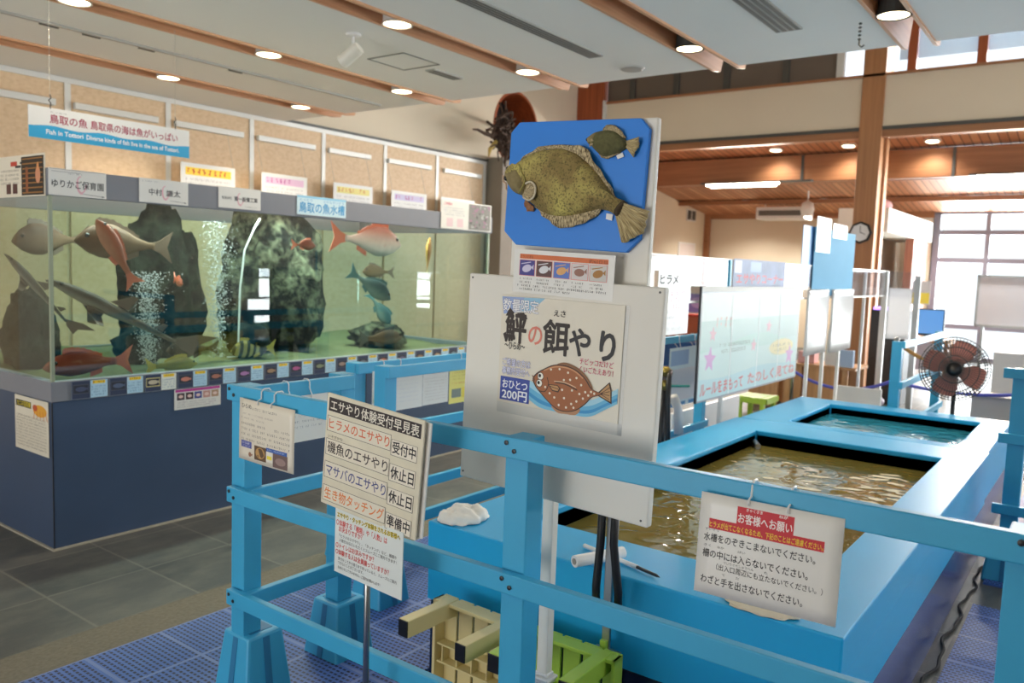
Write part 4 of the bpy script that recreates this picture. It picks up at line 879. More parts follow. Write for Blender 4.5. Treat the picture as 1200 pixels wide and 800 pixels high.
# ================================================================== SIGN STAND with the fish board
t = thing('sign_stand', 'tall white sign stand with a big white board and a blue panel on top', 'sign stand', (1.82, 1.178, 0))
MB().box(1.790, 1.818, 1.166, 1.200, .02, 1.84).build('post', M_white, parent=t, bevel=.003)
MB().box(1.72, 1.86, 1.165, 1.32, .012, .03).build('foot_plate', M_white, parent=t, bevel=.004)
mb = MB()
for i in range(9):
    z = .30+.011*i; k = 1.0+.22*math.sin(i*2.1)
    mb.box(1.804-.022*k, 1.804+.022*k, 1.183-.025*k, 1.183+.025*k, z, z+.009)
mb.build('tape_wrap', M_whiteg, parent=t, bevel=.003)
bU, bV = tilt(-1.48, -.1, -1.7)
front = Sheet('front_board', None, None, (1.750, 1.150, 1.185), bU, bV, .602, .575, .024, M_white, parent=t, bevel=.004)
mb = MB()
for u, v in ((.02, .02), (.98, .02), (.30, .975), (.97, .975), (.45, .975), (.02, .97)): mb.lathe([(.003, .0), (.003, .0008), (0, .001)], ((u-.5)*.602, (.5-v)*.575, .012), (0, 0, 1), 8)
mb.build('screw_head', M_darkgrey, parent=front.ob, local=True); front.done()
Sheet('back_board', None, None, (1.777, 1.112, 1.60), *tilt(-1.2, 0, 0), .412, .535, .020, M_white, parent=t, bevel=.004).done()
pU, pV = tilt(-2.7, 0, 0); pN = pU.cross(pV); pO = Vector((1.7580, 1.124, 1.711))
w2, h2, ch = .2035, .159, .026
oct_ = [(-w2+ch, h2), (w2-ch, h2), (w2, h2-ch), (w2, -h2+ch*1.3), (w2-ch*1.3, -h2), (-w2+ch*1.6, -h2), (-w2, -h2+ch*1.3), (-w2, h2-ch)]
MB().prism(oct_, pO, pU, pV, pN, -.008, .006).build('blue_panel', M_bluesign, parent=t, bevel=.002, label='bright blue panel with clipped corners')
pO = pO+pN*.0062
def plush_mat():
    m, nt, b = nodes_mat('speckled_olive_plush')
    tc = N(nt, 'ShaderNodeTexCoord')
    n = N(nt, 'ShaderNodeTexNoise'); n.inputs['Scale'].default_value = 9; n.inputs['Detail'].default_value = 7; n.inputs['Roughness'].default_value = .65; nt.links.new(tc.outputs['Object'], n.inputs['Vector'])
    r = N(nt, 'ShaderNodeValToRGB'); e = r.color_ramp.elements; e[0].position = .32; e[0].color = (*lin((122, 110, 60)), 1); e[1].position = .72; e[1].color = (*lin((204, 192, 108)), 1)
    e3 = e.new(.45); e3.color = (*lin((138, 118, 70)), 1)
    nt.links.new(n.outputs['Fac'], r.inputs[0])
    n2 = N(nt, 'ShaderNodeTexNoise'); n2.inputs['Scale'].default_value = 190; n2.inputs['Detail'].default_value = 2; nt.links.new(tc.outputs['Object'], n2.inputs['Vector'])
    c = mixc(nt, math_n(nt, 'MULTIPLY', math_n(nt, 'GREATER_THAN', n2.outputs['Fac'], .57), .55), r.outputs[0], lin((66, 64, 40)))
    v = N(nt, 'ShaderNodeTexVoronoi'); v.inputs['Scale'].default_value = 70; v.inputs['Randomness'].default_value = 1; nt.links.new(tc.outputs['Object'], v.inputs['Vector'])
    n3 = N(nt, 'ShaderNodeTexNoise'); n3.inputs['Scale'].default_value = 20; nt.links.new(tc.outputs['Object'], n3.inputs['Vector'])
    sp = math_n(nt, 'LESS_THAN', v.outputs['Distance'], math_n(nt, 'MULTIPLY', n3.outputs['Fac'], .40))
    c = mixc(nt, math_n(nt, 'MULTIPLY', sp, .55), c, lin((58, 58, 40)))
    nt.links.new(c, b.inputs['Base Color']); b.inputs['Roughness'].default_value = .85
    bp = N(nt, 'ShaderNodeBump'); bp.inputs['Strength'].default_value = .35; bp.inputs['Distance'].default_value = .003
    nt.links.new(n2.outputs['Fac'], bp.inputs['Height']); nt.links.new(bp.outputs[0], b.inputs['Normal'])
    return m
M_plush = plush_mat()
M_head = mat('grey_brown_plush', (136, 122, 84), .9, vary=.35, scale=60, bump=.3)
def fin_ray_mat(name, c1, c2):
    m, nt, b = nodes_mat(name)
    uv = N(nt, 'ShaderNodeTexCoord'); n = N(nt, 'ShaderNodeTexNoise'); n.inputs['Scale'].default_value = 1; n.inputs['Detail'].default_value = 3
    mp = N(nt, 'ShaderNodeMapping'); mp.inputs['Scale'].default_value = (90, 3, 1); nt.links.new(uv.outputs['UV'], mp.inputs[0]); nt.links.new(mp.outputs[0], n.inputs['Vector'])
    r = N(nt, 'ShaderNodeValToRGB'); r.color_ramp.elements[0].position = .38; r.color_ramp.elements[1].position = .60
    r.color_ramp.elements[0].color = (*lin(c1), 1); r.color_ramp.elements[1].color = (*lin(c2), 1)
    nt.links.new(n.outputs['Fac'], r.inputs[0]); nt.links.new(r.outputs[0], b.inputs['Base Color']); b.inputs['Roughness'].default_value = .8
    return m
M_ray = fin_ray_mat('striped_plush_fin', (92, 76, 52), (206, 188, 148)); M_ray2 = fin_ray_mat('striped_plush_tail', (120, 100, 66), (206, 188, 140))
def L3(p, z): return pO+pU*p[0]+pV*p[1]+pN*z
def catmull(pts, n, closed=True):
    out = []; k = len(pts); rng = range(k) if closed else range(k-1)
    g = lambda i: Vector((*pts[i % k], 0)) if closed else Vector((*pts[max(0, min(k-1, i))], 0))
    for i in rng:
        p0, p1, p2, p3 = g(i-1), g(i), g(i+1), g(i+2)
        for q in range(n):
            s = q/n; v = .5*((2*p1)+(p2-p0)*s+(2*p0-5*p1+4*p2-p3)*s*s+(3*p1-p0-3*p2+p3)*s**3); out.append((v.x, v.y))
    if not closed: out.append(pts[-1])
    return out
def pillow(outline, thick, z0, ctr):
    """a stuffed cushion shape over an outline"""
    pts = catmull(outline, 3); R = 9; n = len(pts); mb = MB(); vs = []
    for i in range(R+1):
        s = math.cos(i/R*PI/2); h = z0+thick*math.sin(i/R*PI/2)
        for p in pts:
            c = ctr(p) if callable(ctr) else ctr
            vs.append(L3((c[0]+(p[0]-c[0])*s, c[1]+(p[1]-c[1])*s), h))
    fs = [(i*n+j, i*n+(j+1) % n, (i+1)*n+(j+1) % n, (i+1)*n+j) for i in range(R) for j in range(n)]
    return mb.add(vs+[L3(p, .0005) for p in pts], fs+[tuple((R+1)*n+j for j in range(n))]+[(j, (R+1)*n+j, (R+1)*n+(j+1) % n, (j+1) % n) for j in range(n)])
def fin_strip(name, inner, outer, parent, m, z0, wav=.006, n=40, seed=0):
    """rayed fin between an inner and an outer curve, gently ruffled, with thickness"""
    def samp(c, s):
        d = [0]
        for a, b in zip(c, c[1:]): d.append(d[-1]+math.hypot(b[0]-a[0], b[1]-a[1]))
        x = s*d[-1]
        for i in range(len(c)-1):
            if x <= d[i+1]+1e-9:
                k = (x-d[i])/max(1e-9, d[i+1]-d[i]); return (c[i][0]+(c[i+1][0]-c[i][0])*k, c[i][1]+(c[i+1][1]-c[i][1])*k)
        return c[-1]
    mb = MB(); nv = 4
    def f(a, b):
        p, q = samp(inner, a), samp(outer, a); z = z0+wav*b*math.sin(a*37+seed)+.004*b*math.sin(a*11)
        return L3((p[0]+(q[0]-p[0])*b, p[1]+(q[1]-p[1])*b), z)
    mb.grid(f, n, nv); o = mb.build(name, m, parent=parent, smooth=True, solid=.0025)
    uv = o.data.uv_layers.new(name='UVMap')
    for p in o.data.polygons:
        for li in p.loop_indices:
            vi = o.data.loops[li].vertex_index; uv.data[li].uv = ((vi % (n+1))/n, (vi//(n+1))/nv)
    return o
body = [(-0.2022, 0.0205), (-0.1917, 0.032), (-0.1791, 0.0406), (-0.1501, 0.062), (-0.1148, 0.0787), (-0.0752, 0.0876), (-0.0302, 0.0887), (0.0155, 0.0748), (0.0548, 0.0486), (0.0882, 0.0182), (0.1157, -0.0116), (0.1345, -0.0297), (0.159, -0.0386), (0.1476, -0.0721), (0.1201, -0.0624), (0.0899, -0.0588), (0.0661, -0.065), (0.0305, -0.0736), (-0.0073, -0.0794), (-0.0463, -0.0793), (-0.0808, -0.0699), (-0.1014, -0.0568), (-0.1231, -0.0438), (-0.1376, -0.0335), (-0.163, -0.0257), (-0.1806, -0.0125), (-0.1934, 0.0039)]
f = thing('plush_flounder', 'large olive speckled plush flounder mounted on the blue panel', 'soft toy', pO)
spine = lambda p: (max(-.165, min(.125, p[0]*.8)), .012-.30*max(-.165, min(.125, p[0]*.8))*.75)
pillow(body, .036, .006, spine).build('body', M_plush, parent=f, smooth=True)
dors = [(-0.1568, 0.0567), (-0.1347, 0.0757), (-0.1024, 0.0913), (-0.0637, 0.0981), (-0.0176, 0.0973), (0.0265, 0.0954), (0.046, 0.0853), (0.0663, 0.0592), (0.0875, 0.0342), (0.114, 0.0034), (0.1239, -0.0172)]
fin_strip('dorsal_fin', body[3:12], dors, f, M_ray, .012)
anal = [(-0.0981, -0.0587), (-0.0723, -0.0805), (-0.0444, -0.0982), (-0.0269, -0.1094), (0.008, -0.1067), (0.0446, -0.097), (0.074, -0.0826), (0.0973, -0.0615)]
fin_strip('anal_fin', [(-.098, -.056), (-.08, -.066), (-.046, -.076), (-.007, -.076), (.03, -.070), (.066, -.061), (.095, -.056)], anal, f, M_ray, .010, seed=2)
fin_strip('tail_fin', [(.150, -.039), (.146, -.055), (.141, -.071)], [(.232, -.0591), (.2262, -.0844), (.2204, -.1087), (.1746, -.1359), (.1605, -.1346)], f, M_ray2, .016, .004)
pillow([(.140, -.036), (.163, -.040), (.158, -.058), (.150, -.074), (.136, -.068)], .016, .012, (.149, -.055)).build('tail_cuff', mat('dark_brown_plush', (74, 60, 42), .9, vary=.2), parent=f, smooth=True)
fin_strip('pectoral_fin', [(-.122, -.034), (-.118, -.026), (-.114, -.016)], [(-.100, -.044), (-.083, -.032), (-.083, -.010), (-.097, .001), (-.112, -.004)], f, M_ray, .040, .003, 20)
MB().tube([L3(p, .043) for p in catmull([(-.117, -.037), (-.0985, -.0445), (-.083, -.033), (-.082, -.010), (-.097, .002), (-.113, -.003)], 4, False)], .0028, 6).build('pectoral_edge', mat('pale_piping', (206, 196, 170), .8), parent=f, smooth=True)
fin_strip('pelvic_fin', [(-.134, -.041), (-.120, -.050), (-.106, -.058)], [(-.137, -.050), (-.128, -.071), (-.108, -.070)], f, fin_ray_mat('orange_brown_fin', (130, 84, 56), (176, 130, 92)), .008, .003, 14)
head = [(-0.2022, 0.0205), (-0.1917, 0.032), (-0.1791, 0.0406), (-0.155, 0.0565), (-.140, .046), (-.126, .022), (-.118, .002), (-.126, -.014), (-.134, -.030), (-0.163, -0.0257), (-0.1806, -0.0125), (-0.1934, 0.0039)]
pillow(head, .037, .008, (-.148, .012)).build('head', M_head, parent=f, smooth=True)
MB().tube([L3(p, .0415) for p in catmull([(-.139, .046), (-.128, .024), (-.117, .006), (-.123, -.011), (-.133, -.026)], 4, False)], .0024, 6).build('gill_edge', mat('olive_piping', (150, 140, 76), .8), parent=f, smooth=True)
for e in ((-.1857, .0113), (-.1819, .0355)):
    MB().ball(L3(e, .030), .0068, 12, 8).build('eye', ink((18, 16, 14), .08), parent=f, smooth=True)
MB().tube([L3(p, .024) for p in catmull([(-.201, .019), (-.199, .004), (-.190, -.004), (-.188, -.018)], 4, False)], [.003]*12+[.0015], 6).build('mouth', mat('pale_pink_lip', (206, 176, 150), .8), parent=f, smooth=True)
MB().prism([(.1093, -.0669), (.1274, -.0691), (.1261, -.0842), (.1089, -.081)], pO, pU, pV, pN, .003, .0045).build('sewn_label', M_whiteg, parent=f)
g = thing('plush_flounder', 'small dark olive plush flounder at the top right of the blue panel', 'soft toy', pO+pU*.095+pV*.10)
sb = [(0.0388, 0.111), (0.0484, 0.1194), (0.066, 0.1283), (0.0949, 0.1326), (0.1192, 0.1268), (0.1378, 0.1136), (0.1503, 0.1032), (0.1529, 0.0913), (0.1324, 0.0793), (0.1128, 0.0714), (0.0898, 0.0693), (0.0703, 0.0794), (0.0567, 0.0928), (0.0443, 0.1002)]
pillow(sb, .020, .004, lambda p: (max(.06, min(.135, p[0])), .1015)).build('body', mat('dark_olive_plush', (92, 90, 56), .9, vary=.55, scale=80, bump=.4), parent=g, smooth=True)
pillow([(0.0388, 0.111), (0.0484, 0.1194), (0.066, 0.1283), (.072, .118), (.070, .102), (.072, .082), (0.0567, 0.0928), (0.0443, 0.1002)], .020, .005, (.058, .106)).build('head', M_head, parent=g, smooth=True)
fin_strip('tail_fin', [(.150, .104), (.151, .098), (.150, .091)], [(.1839, .1128), (.1855, .0989), (.1785, .0785), (.171, .0671)], g, M_ray2, .010, .003, 16)
fin_strip('dorsal_fin', [(.080, .129), (.095, .131), (.119, .125), (.138, .112)], [(.0839, .1311), (.0875, .1403), (.1003, .1449), (.1145, .1415), (.1341, .1295), (.1448, .1129)], g, M_ray, .008, .003, 20)
fin_strip('anal_fin', [(.073, .080), (.090, .072), (.113, .074), (.130, .080)], [(.0765, .0767), (.0839, .067), (.0961, .0636), (.1159, .0685), (.1325, .0783)], g, M_ray, .006, .003, 20)
fin_strip('pectoral_fin', [(.068, .098), (.068, .106)], [(.056, .090), (.062, .112)], g, M_ray, .022, .002, 8)
MB().ball(L3((.0455, .1085), .017), .0042, 10, 6).build('eye', ink((18, 16, 14), .08), parent=g, smooth=True)
MB().prism([(.1218, .0718), (.1385, .0786), (.1439, .0689), (.1272, .0631)], pO, pU, pV, pN, .002, .0035).build('sewn_label', M_whiteg, parent=g)

# posters on the stand
bN = bU.cross(bV); fO = Vector((1.750, 1.150, 1.185))
kU, kV = tilt(-1.3, 0, -1.7)
s = Sheet('feeding_poster', 'poster for flounder feeding with a brown cartoon flounder on the white board', 'poster', fO+bU*.012+bV*.093+bN*.0138, kU, kV, .379, .288, .003, M_cream)
s.poly([(0, .015), (.375, .0), (.27, .115), (.02, .175)], (150, 170, 214)); s.poly([(.20, .008), (.375, .0), (.27, .115), (.14, .14)], (150, 196, 222))
for k, ch_ in enumerate('数量限定'):
    u = .015+.078*k
    s.text(ch_, u, u+.074, .135-.0*k, .125, (70, 74, 130), .045); s.text(ch_, u, u+.074, .135, .125, (244, 244, 244), .012)
s.text('鮃', .045, .225, .405, .30, (52, 40, 34), .035); s.poly([(.04, .19), (.075, .11), (.115, .155), (.10, .19)], (52, 40, 34)); s.poly([(.14, .155), (.20, .145), (.235, .20), (.175, .23)], (52, 40, 34)); s.poly([(.025, .36), (.05, .34), (.065, .40), (.045, .42)], (52, 40, 34))
s.text('の', .25, .365, .415, .215, (222, 130, 112), .02)
s.text('餌', .375, .585, .46, .325, (48, 38, 34), .028); s.text('や', .595, .755, .455, .27, (46, 44, 46), .035); s.text('り', .835, .945, .465, .29, (46, 44, 46), .04)
s.text('えさ', .455, .55, .145, .065, (52, 42, 38), .02); s.text('〜ひらめ〜', .045, .225, .49, .08, (52, 42, 38), .02)
for line, v in (('チビッコだけど', .535), ('くいごたえあり！', .605)):
    s.text(line, .685, .945, v, .062, (250, 240, 236), .06); s.text(line, .685, .945, v, .062, (190, 40, 66), .018)
for line, v in (('ご希望の方は', .645), ('事務所受付へ', .725)):
    s.text(line, .035, .28, v, .075, (110, 110, 176), .05); s.text(line, .035, .28, v, .075, (246, 246, 250), .0)
# sea waves behind the cartoon flounder
up = [(.285, .755), (.38, .80), (.50, .86), (.62, .88), (.78, .84), (.90, .765), (.99, .70)]
lo = [(.285, .93), (.38, .985), (.50, .995), (.62, .995), (.78, .985), (.90, .90), (.99, .83)]
def band(a, b, c): s._put('artwork', [p for q in zip(a, b) for p in q], [(2*i, 2*i+1, 2*i+3, 2*i+2) for i in range(len(a)-1)], c)
up, lo = catmull(up, 5, False), catmull(lo, 5, False); mixp = lambda k: [(a[0]+(b[0]-a[0])*k, a[1]+(b[1]-a[1])*k) for a, b in zip(up, lo)]
band(up, mixp(.35), (164, 212, 232)); band(mixp(.35), mixp(.6), (104, 182, 220)); band(mixp(.6), mixp(.8), (60, 150, 206)); band(mixp(.8), lo, (120, 190, 222))
s.rect(.025, .285, .755, .975, (56, 74, 158)); s.text('おひとつ', .045, .265, .855, .092, (244, 246, 250), .022); s.text('200円', .045, .265, .955, .105, (244, 246, 250), .025)
def blob(pts, n=4): return catmull(pts, n)
fb = [(.315, .735), (.345, .68), (.40, .635), (.48, .585), (.57, .575), (.66, .60), (.735, .66), (.785, .735), (.83, .755), (.87, .765), (.835, .79), (.79, .815), (.75, .875), (.68, .945), (.60, .975), (.52, .965), (.44, .905), (.385, .85), (.34, .80)]
def scaled(pts, k, c=(.58, .78)): return [(c[0]+(p[0]-c[0])*k, c[1]+(p[1]-c[1])*k) for p in pts]
BR, OUT = (164, 98, 56), (58, 38, 28)
s.poly(blob([(.50, .585), (.56, .545), (.64, .56), (.71, .60), (.77, .67), (.80, .74), (.74, .70), (.62, .62)]), (140, 96, 62)); s.poly(blob([(.48, .95), (.53, 1.0), (.60, .999), (.68, .99), (.71, .93), (.60, .96)]), (186, 136, 98))
s.poly([(.845, .755), (.925, .655), (.945, .73), (.95, .84), (.845, .79)], OUT); s.poly([(.855, .758), (.920, .672), (.935, .73), (.940, .822), (.855, .785)], (190, 146, 96))
for q in range(4): s.line([(.86, .768), (.930, .70+.035*q)], .006, (92, 62, 40))
s.poly(blob(scaled(fb, 1.025)), OUT); s.poly(blob(scaled(fb, .985)), BR)
s.line(catmull([(.40, .645), (.48, .60), (.57, .588), (.65, .608), (.72, .66)], 4, False), .012, (206, 150, 106))
s.line(catmull([(.43, .70), (.445, .76), (.42, .83), (.37, .835)], 4, False), .008, OUT); s.line(catmull([(.50, .735), (.58, .735), (.68, .77)], 4, False), .010, OUT); s.line(catmull([(.49, .725), (.58, .722), (.67, .75)], 4, False), .007, (226, 196, 160))
s.poly([(.44, .76), (.52, .755), (.545, .78), (.53, .82), (.48, .815)], OUT); s.poly([(.452, .766), (.518, .762), (.535, .782), (.525, .808), (.482, .806)], (196, 146, 92)); s.line([(.455, .775), (.53, .79)], .006, OUT)
for u, v in ((.375, .70), (.368, .765)): s.ellipse(u, v, .027, .036, OUT); s.ellipse(u, v, .023, .031, (240, 236, 226)); s.ellipse(u-.006, v-.004, .011, .016, (30, 24, 22))
s.poly([(.30, .70), (.325, .715), (.33, .75), (.305, .755), (.315, .73)], (110, 66, 40))
rr = random.Random(4)
for u, v in ((.46, .625), (.53, .61), (.60, .63), (.67, .665), (.71, .72), (.62, .69), (.57, .70), (.56, .79), (.64, .78), (.70, .80), (.745, .775), (.79, .765), (.73, .835), (.68, .87), (.64, .90), (.58, .86), (.50, .87), (.46, .84), (.54, .93), (.60, .94), (.77, .80), (.815, .775), (.42, .79), (.66, .93)): s.ellipse(u, v, .0085, .011, (238, 226, 206), n=10); s.layer -= 1
s.done()
MB().box(.1895, .201, -.172, .144, -.001, .001).box(-.1895, .201, -.172, -.144, -.001, .001).build('clear_sleeve', M_film, parent=s.ob, local=True)
s = Sheet('species_notice', 'white notice with five small fish photos in a row just under the blue panel', 'notice', (1.7335, 1.131, 1.4864), *tilt(-2.2, 1, 0), .302, .112, .0025, M_paper)
s.rect(.06, .94, .10, .21, (214, 112, 60)); s.text('ヒラメの育ち', .07, .20, .195, .085, (120, 50, 30)); s.text('約60日目', .76, .93, .195, .085, (120, 50, 30))
cs = [(70, 66, 140), (96, 66, 62), (92, 122, 196), (214, 206, 204), (206, 202, 196)]; fc = [(206, 200, 226), (222, 222, 226), (222, 170, 110), (150, 106, 90), (170, 120, 56)]
for q in range(5):
    a = .06+.178*q; s.rect(a, a+.165, .23, .60, (232, 130, 120)); s.rect(a+.004, a+.161, .24, .59, cs[q]); s.ellipse(a+.08, .43, .05, .085, fc[q], rot=-.3 if q != 3 else 0); s.poly([(a+.125, .40), (a+.15, .33), (a+.15, .46)], fc[q]); s.line([(a+.02, .33), (a+.12, .28)], .02, fc[q])
    s.marks(a+.01, a+.15, .67, .045, (110, 104, 100), q); s.marks(a+.01, a+.15, .75, .05, (90, 84, 80), q+9)
s.marks(.05, .95, .83, .055, (96, 90, 86), 3); s.marks(.07, .62, .91, .055, (96, 90, 86), 4); s.done()

# timetable on a slim steel pole
t = thing('sign_pole', 'slim steel pole in front of the railing carrying the feeding timetable', 'pole', (1.487, 1.552, 0))
MB().tube([(1.487, 1.552, .02), (1.487, 1.552, 1.05)], .0085, 12).build('pole', M_steel, parent=t, smooth=True)
MB().lathe([(.0, .03), (.05, .028), (.13, .014), (.14, .0)], (1.487, 1.552, 0), n=32).build('base_disc', M_steel, parent=t)
tO = Vector((1.462, 1.523, .979)); tU, tV = tilt(-4.9, .6, .9)
s = Sheet('feeding_timetable', 'cream timetable board with a dark heading and four rows on the steel pole', 'sign', tO, tU, tV, .352, .309, .006, mat('aged_cream_card', (222, 214, 190), .45, vary=.14, scale=14), bevel=.002)
DK = (48, 36, 34)
s.rect(.025, .975, .035, .155, DK); s.text('エサやり体験受付早見表', .045, .955, .137, .105, (232, 226, 210), .012)
rows = [(.20, .33, 'ヒラメのエサやり', (214, 104, 60), '受付中'), (.405, .545, '磯魚のエサやり', (58, 46, 42), '休止日'), (.61, .75, 'マサバのエサやり', (70, 76, 130), '休止日'), (.825, .96, '生き物タッチング', (222, 124, 50), '準備中')]
for v0, v1, a, c, b in rows:
    s.rect(.02, .695, v0-.004, v1+.004, (70, 62, 56)); s.rect(.024, .691, v0, v1, (228, 220, 200)); s.text(a, .04, .68, v1-.028, (v1-v0)*.80, c, .016)
    s.rect(.70, .955, v0+.028, v1+.034, (70, 62, 56)); s.rect(.704, .951, v0+.031, v1+.030, (232, 224, 206)); s.text(b, .715, .94, v1+.002, (v1-v0)*.82, (36, 30, 32), .024)
s.text('いそざかな', .04, .20, .388, .03, (90, 80, 70)); s.done()
MB().box(-.14, .187, -.15, .148, -.014, -.010).build('spare_card', M_paper, parent=s.ob, local=True)
s = Sheet('rules_sheet', 'pale sheet with red questions hanging under the timetable on the steel pole', 'notice', (1.466, 1.532, .7375), *tilt(-1.6, .7, -2.4), .267, .178, .0025, mat('pale_green_paper', (224, 230, 226), .35, vary=.06, scale=7))
s.text('エサやり・タッチング体験をされるお客様へ', .03, .96, .115, .085, (240, 214, 60), .085); s.text('エサやり・タッチング体験をされるお客様へ', .03, .96, .115, .085, (50, 44, 20), .006)
RD = (216, 76, 72)
s.text('○体験する「種類」や「人数」は', .02, .78, .245, .105, RD, .02); s.text('お決まりですか？', .06, .42, .335, .095, RD, .02)
s.text('「ヒラメのエサやり」、「タッチング」など、種類や', .07, .92, .425, .058, (70, 66, 70)); s.text('人数をお伝えいただくとスムーズにご案内できます！', .07, .92, .495, .058, (70, 66, 70))
s.text('○トイレはお済みですか？', .02, .60, .60, .095, RD, .02); s.text('○体験する人は全員揃っていますか？', .02, .82, .705, .095, RD, .02)
s.text('受付をしてから揃うまで待っていると、スムーズにご案内', .06, .93, .79, .055, (70, 66, 70)); s.text('できないことがございます。', .06, .45, .855, .055, (70, 66, 70)); s.text('お待たせしてすみません、ご協力お願いします！', .06, .70, .93, .055, (70, 66, 70)); s.done()
# sheets tied to the front railing
def rail_ties(s, us, rt, zf, depth, hh):
    """zip ties from the sheet's top edge round the rail: rt = rail top above the sheet centre, zf = rail front face (local z, negative), depth of the rail, hh its height"""
    for u in us:
        x = (u-.5)*s.w; y0 = s.h/2-.010
        pts = [(x, y0, .004), (x, y0+.012, .006), (x, rt-hh*.5, zf+.005), (x, rt-.004, zf+.005), (x, rt+.0045, zf-.004), (x, rt+.0045, zf-depth+.003), (x, rt-.004, zf-depth-.005), (x, rt-hh-.002, zf-depth-.005), (x, y0-.002, -.006)]
        MB().tube(pts, .0022, 6).build('zip_tie', M_tie, parent=s.ob, local=True, smooth=True)
s = Sheet('flounder_notice', 'cream notice about flounder with two small photos tied to the fence corner', 'notice', (1.562, 2.0965, .953), *tilt(-1.4, 0, -.3), .272, .198, .0015, M_cream, bow=.003)
s.text('ひらめ', .05, .235, .145, .085, (60, 52, 48), .012); s.marks(.25, .74, .135, .045, (110, 100, 94), 1); s.marks(.05, .66, .24, .03, (150, 140, 132), 2); s.marks(.05, .5, .31, .03, (150, 140, 132), 3)
for q in range(4): s.marks(.05, .95, .40+.085*q, .042, (104, 94, 88), 10+q)
s.rect(.05, .255, .68, .79, (88, 96, 160)); s.marks(.07, .24, .72, .035, (220, 220, 236), 4); s.marks(.09, .23, .765, .03, (220, 220, 236), 5)
s.rect(.31, .53, .71, .94, (96, 72, 48)); s.ellipse(.42, .82, .085, .09, (188, 146, 88)); s.rect(.53, .89, .695, .755, (58, 96, 170)); s.marks(.55, .87, .725, .03, (200, 214, 236), 6); s.rect(.53, .645, .755, .92, (230, 226, 214)); s.rect(.545, .63, .82, .88, (238, 220, 70)); s.rect(.65, .90, .755, .975, (110, 88, 84)); s.ellipse(.78, .87, .09, .06, (150, 126, 120))
s.ellipse(.225, .885, .03, .04, (150, 104, 80), n=8); s.poly([(.245, .885), (.275, .86), (.275, .91)], (150, 104, 80)); s.done()
rail_ties(s, (.37, .61), 1.087-.953, -.013, .026, .052)
s = Sheet('rail_notice', 'white notice hanging inside the fence corner behind the cream flounder notice', 'notice', (1.80, 2.222, .955), YU, YV, .235, .16, .0015, M_paper)
[s.marks(.08, .9, .2+.12*q, .05, (150, 150, 156), q) for q in range(5)]; s.done(); rail_ties(s, (.3, .68), 1.083-.955, -.012, .026, .052)
s = Sheet('visitor_notice', 'white notice with a red heading and four black lines tied to the foreground rail', 'notice', (1.5605, .514, .951), *tilt(-.4, -3.2, 2.9), .279, .207, .0015, M_paper, bow=.001)
s.rect(.275, .675, .075, .29, (206, 44, 56)); s.rect(.075, .885, .245, .345, (206, 44, 56))
s.text('お客様へお願い', .285, .665, .225, .105, (250, 240, 236), .02); s.text('きゃくさま', .34, .455, .108, .035, (250, 240, 236), .02); s.text('ねが', .57, .63, .108, .035, (250, 240, 236), .02)
s.text('ヒラメが出てこなくなるため、下記のことはご遠慮ください。', .08, .878, .325, .066, (244, 206, 60), .02)
BK = (44, 44, 46)
s.text('水槽をのぞきこまないでください。', .045, .835, .465, .088, BK, .014); s.text('柵の中には入らないでください。', .045, .795, .625, .088, BK, .014)
s.text('（出入口周辺にも立たないでください。）', .155, .90, .735, .068, BK, .004); s.text('わざと手を出さないでください。', .045, .775, .885, .088, BK, .014)
for tx, a, v in (('すいそう', .05, .365), ('さく', .05, .525), ('なか', .15, .525), ('はい', .305, .525), ('でいりぐちしゅうへん', .205, .665), ('た', .50, .665), ('て', .20, .785), ('だ', .305, .785)):
    s.text(tx, a, a+.026*len(tx)*(.85 if len(tx) > 5 else 1), v, .028, (90, 90, 92), .0)
s.done(); rail_ties(s, (.355, .63), 1.087-.951, -.0145, .026, .052)
# posters tied to the railing by the aquarium
s = Sheet('fence_poster', 'pale blank-looking laminated poster tied to the fence in front of the aquarium', 'poster', (3.035, 2.968, .845), YU, YV, .37, .22, .002, M_paper)
s.rect(.03, .95, .13, .22, (232, 220, 228)); [s.marks(.06, .92, .30+.1*q, .035, (206, 206, 214), q) for q in range(6)]; s.done(); rail_ties(s, (.22, .55), 1.0-.845, -.008, .026, .055)
s = Sheet('fence_poster', 'laminated poster with a shrimp picture tied to the fence by the aquarium', 'poster', (3.327, 2.968, .850), YU, YV, .205, .225, .002, M_paper)
s.rect(.04, .28, .05, .18, (70, 66, 34)); s.text('エビ', .06, .26, .165, .11, (230, 214, 70), .02); s.ellipse(.62, .16, .28, .09, (232, 170, 130)); [s.line([(.4+.08*q, .17), (.36+.09*q, .26)], .02, (220, 140, 100)) for q in range(6)]; [s.marks(.05, .95, .36+.075*q, .03, (190, 176, 170), 20+q) for q in range(8)]; s.done()
s = Sheet('fence_poster', 'yellow laminated poster tied to the fence next to the white board', 'poster', (3.61, 2.968, .835), YU, YV, .34, .228, .002, mat('yellow_paper', (238, 226, 120), .35, vary=.06))
s.rect(.08, .95, .06, .16, (236, 206, 60)); s.marks(.1, .92, .11, .06, (190, 130, 40), 1); [s.marks(.06, .94, .24+.08*q, .04, (196, 170, 60), q) for q in range(3)]; s.marks(.06, .5, .5, .05, (214, 120, 60), 5); s.rect(.06, .30, .64, .86, (130, 140, 130)); s.rect(.32, .62, .62, .88, (236, 214, 80)); s.done(); rail_ties(s, (.3, .7), 1.0-.835, -.008, .026, .055)
tag(MB().prism([(2.855, .80), (2.905, .93), (2.925, .92), (2.88, .79)], (0, 0, 0), (1, 0, 0), (0, 0, 1), (0, 1, 0), 2.958, 2.963).build('marker_tape', mat('fluorescent_yellow_tape', (222, 240, 90), .4), bevel=.001), 'short fluorescent yellow tape strip hanging at the edge of the pale poster', 'tape')

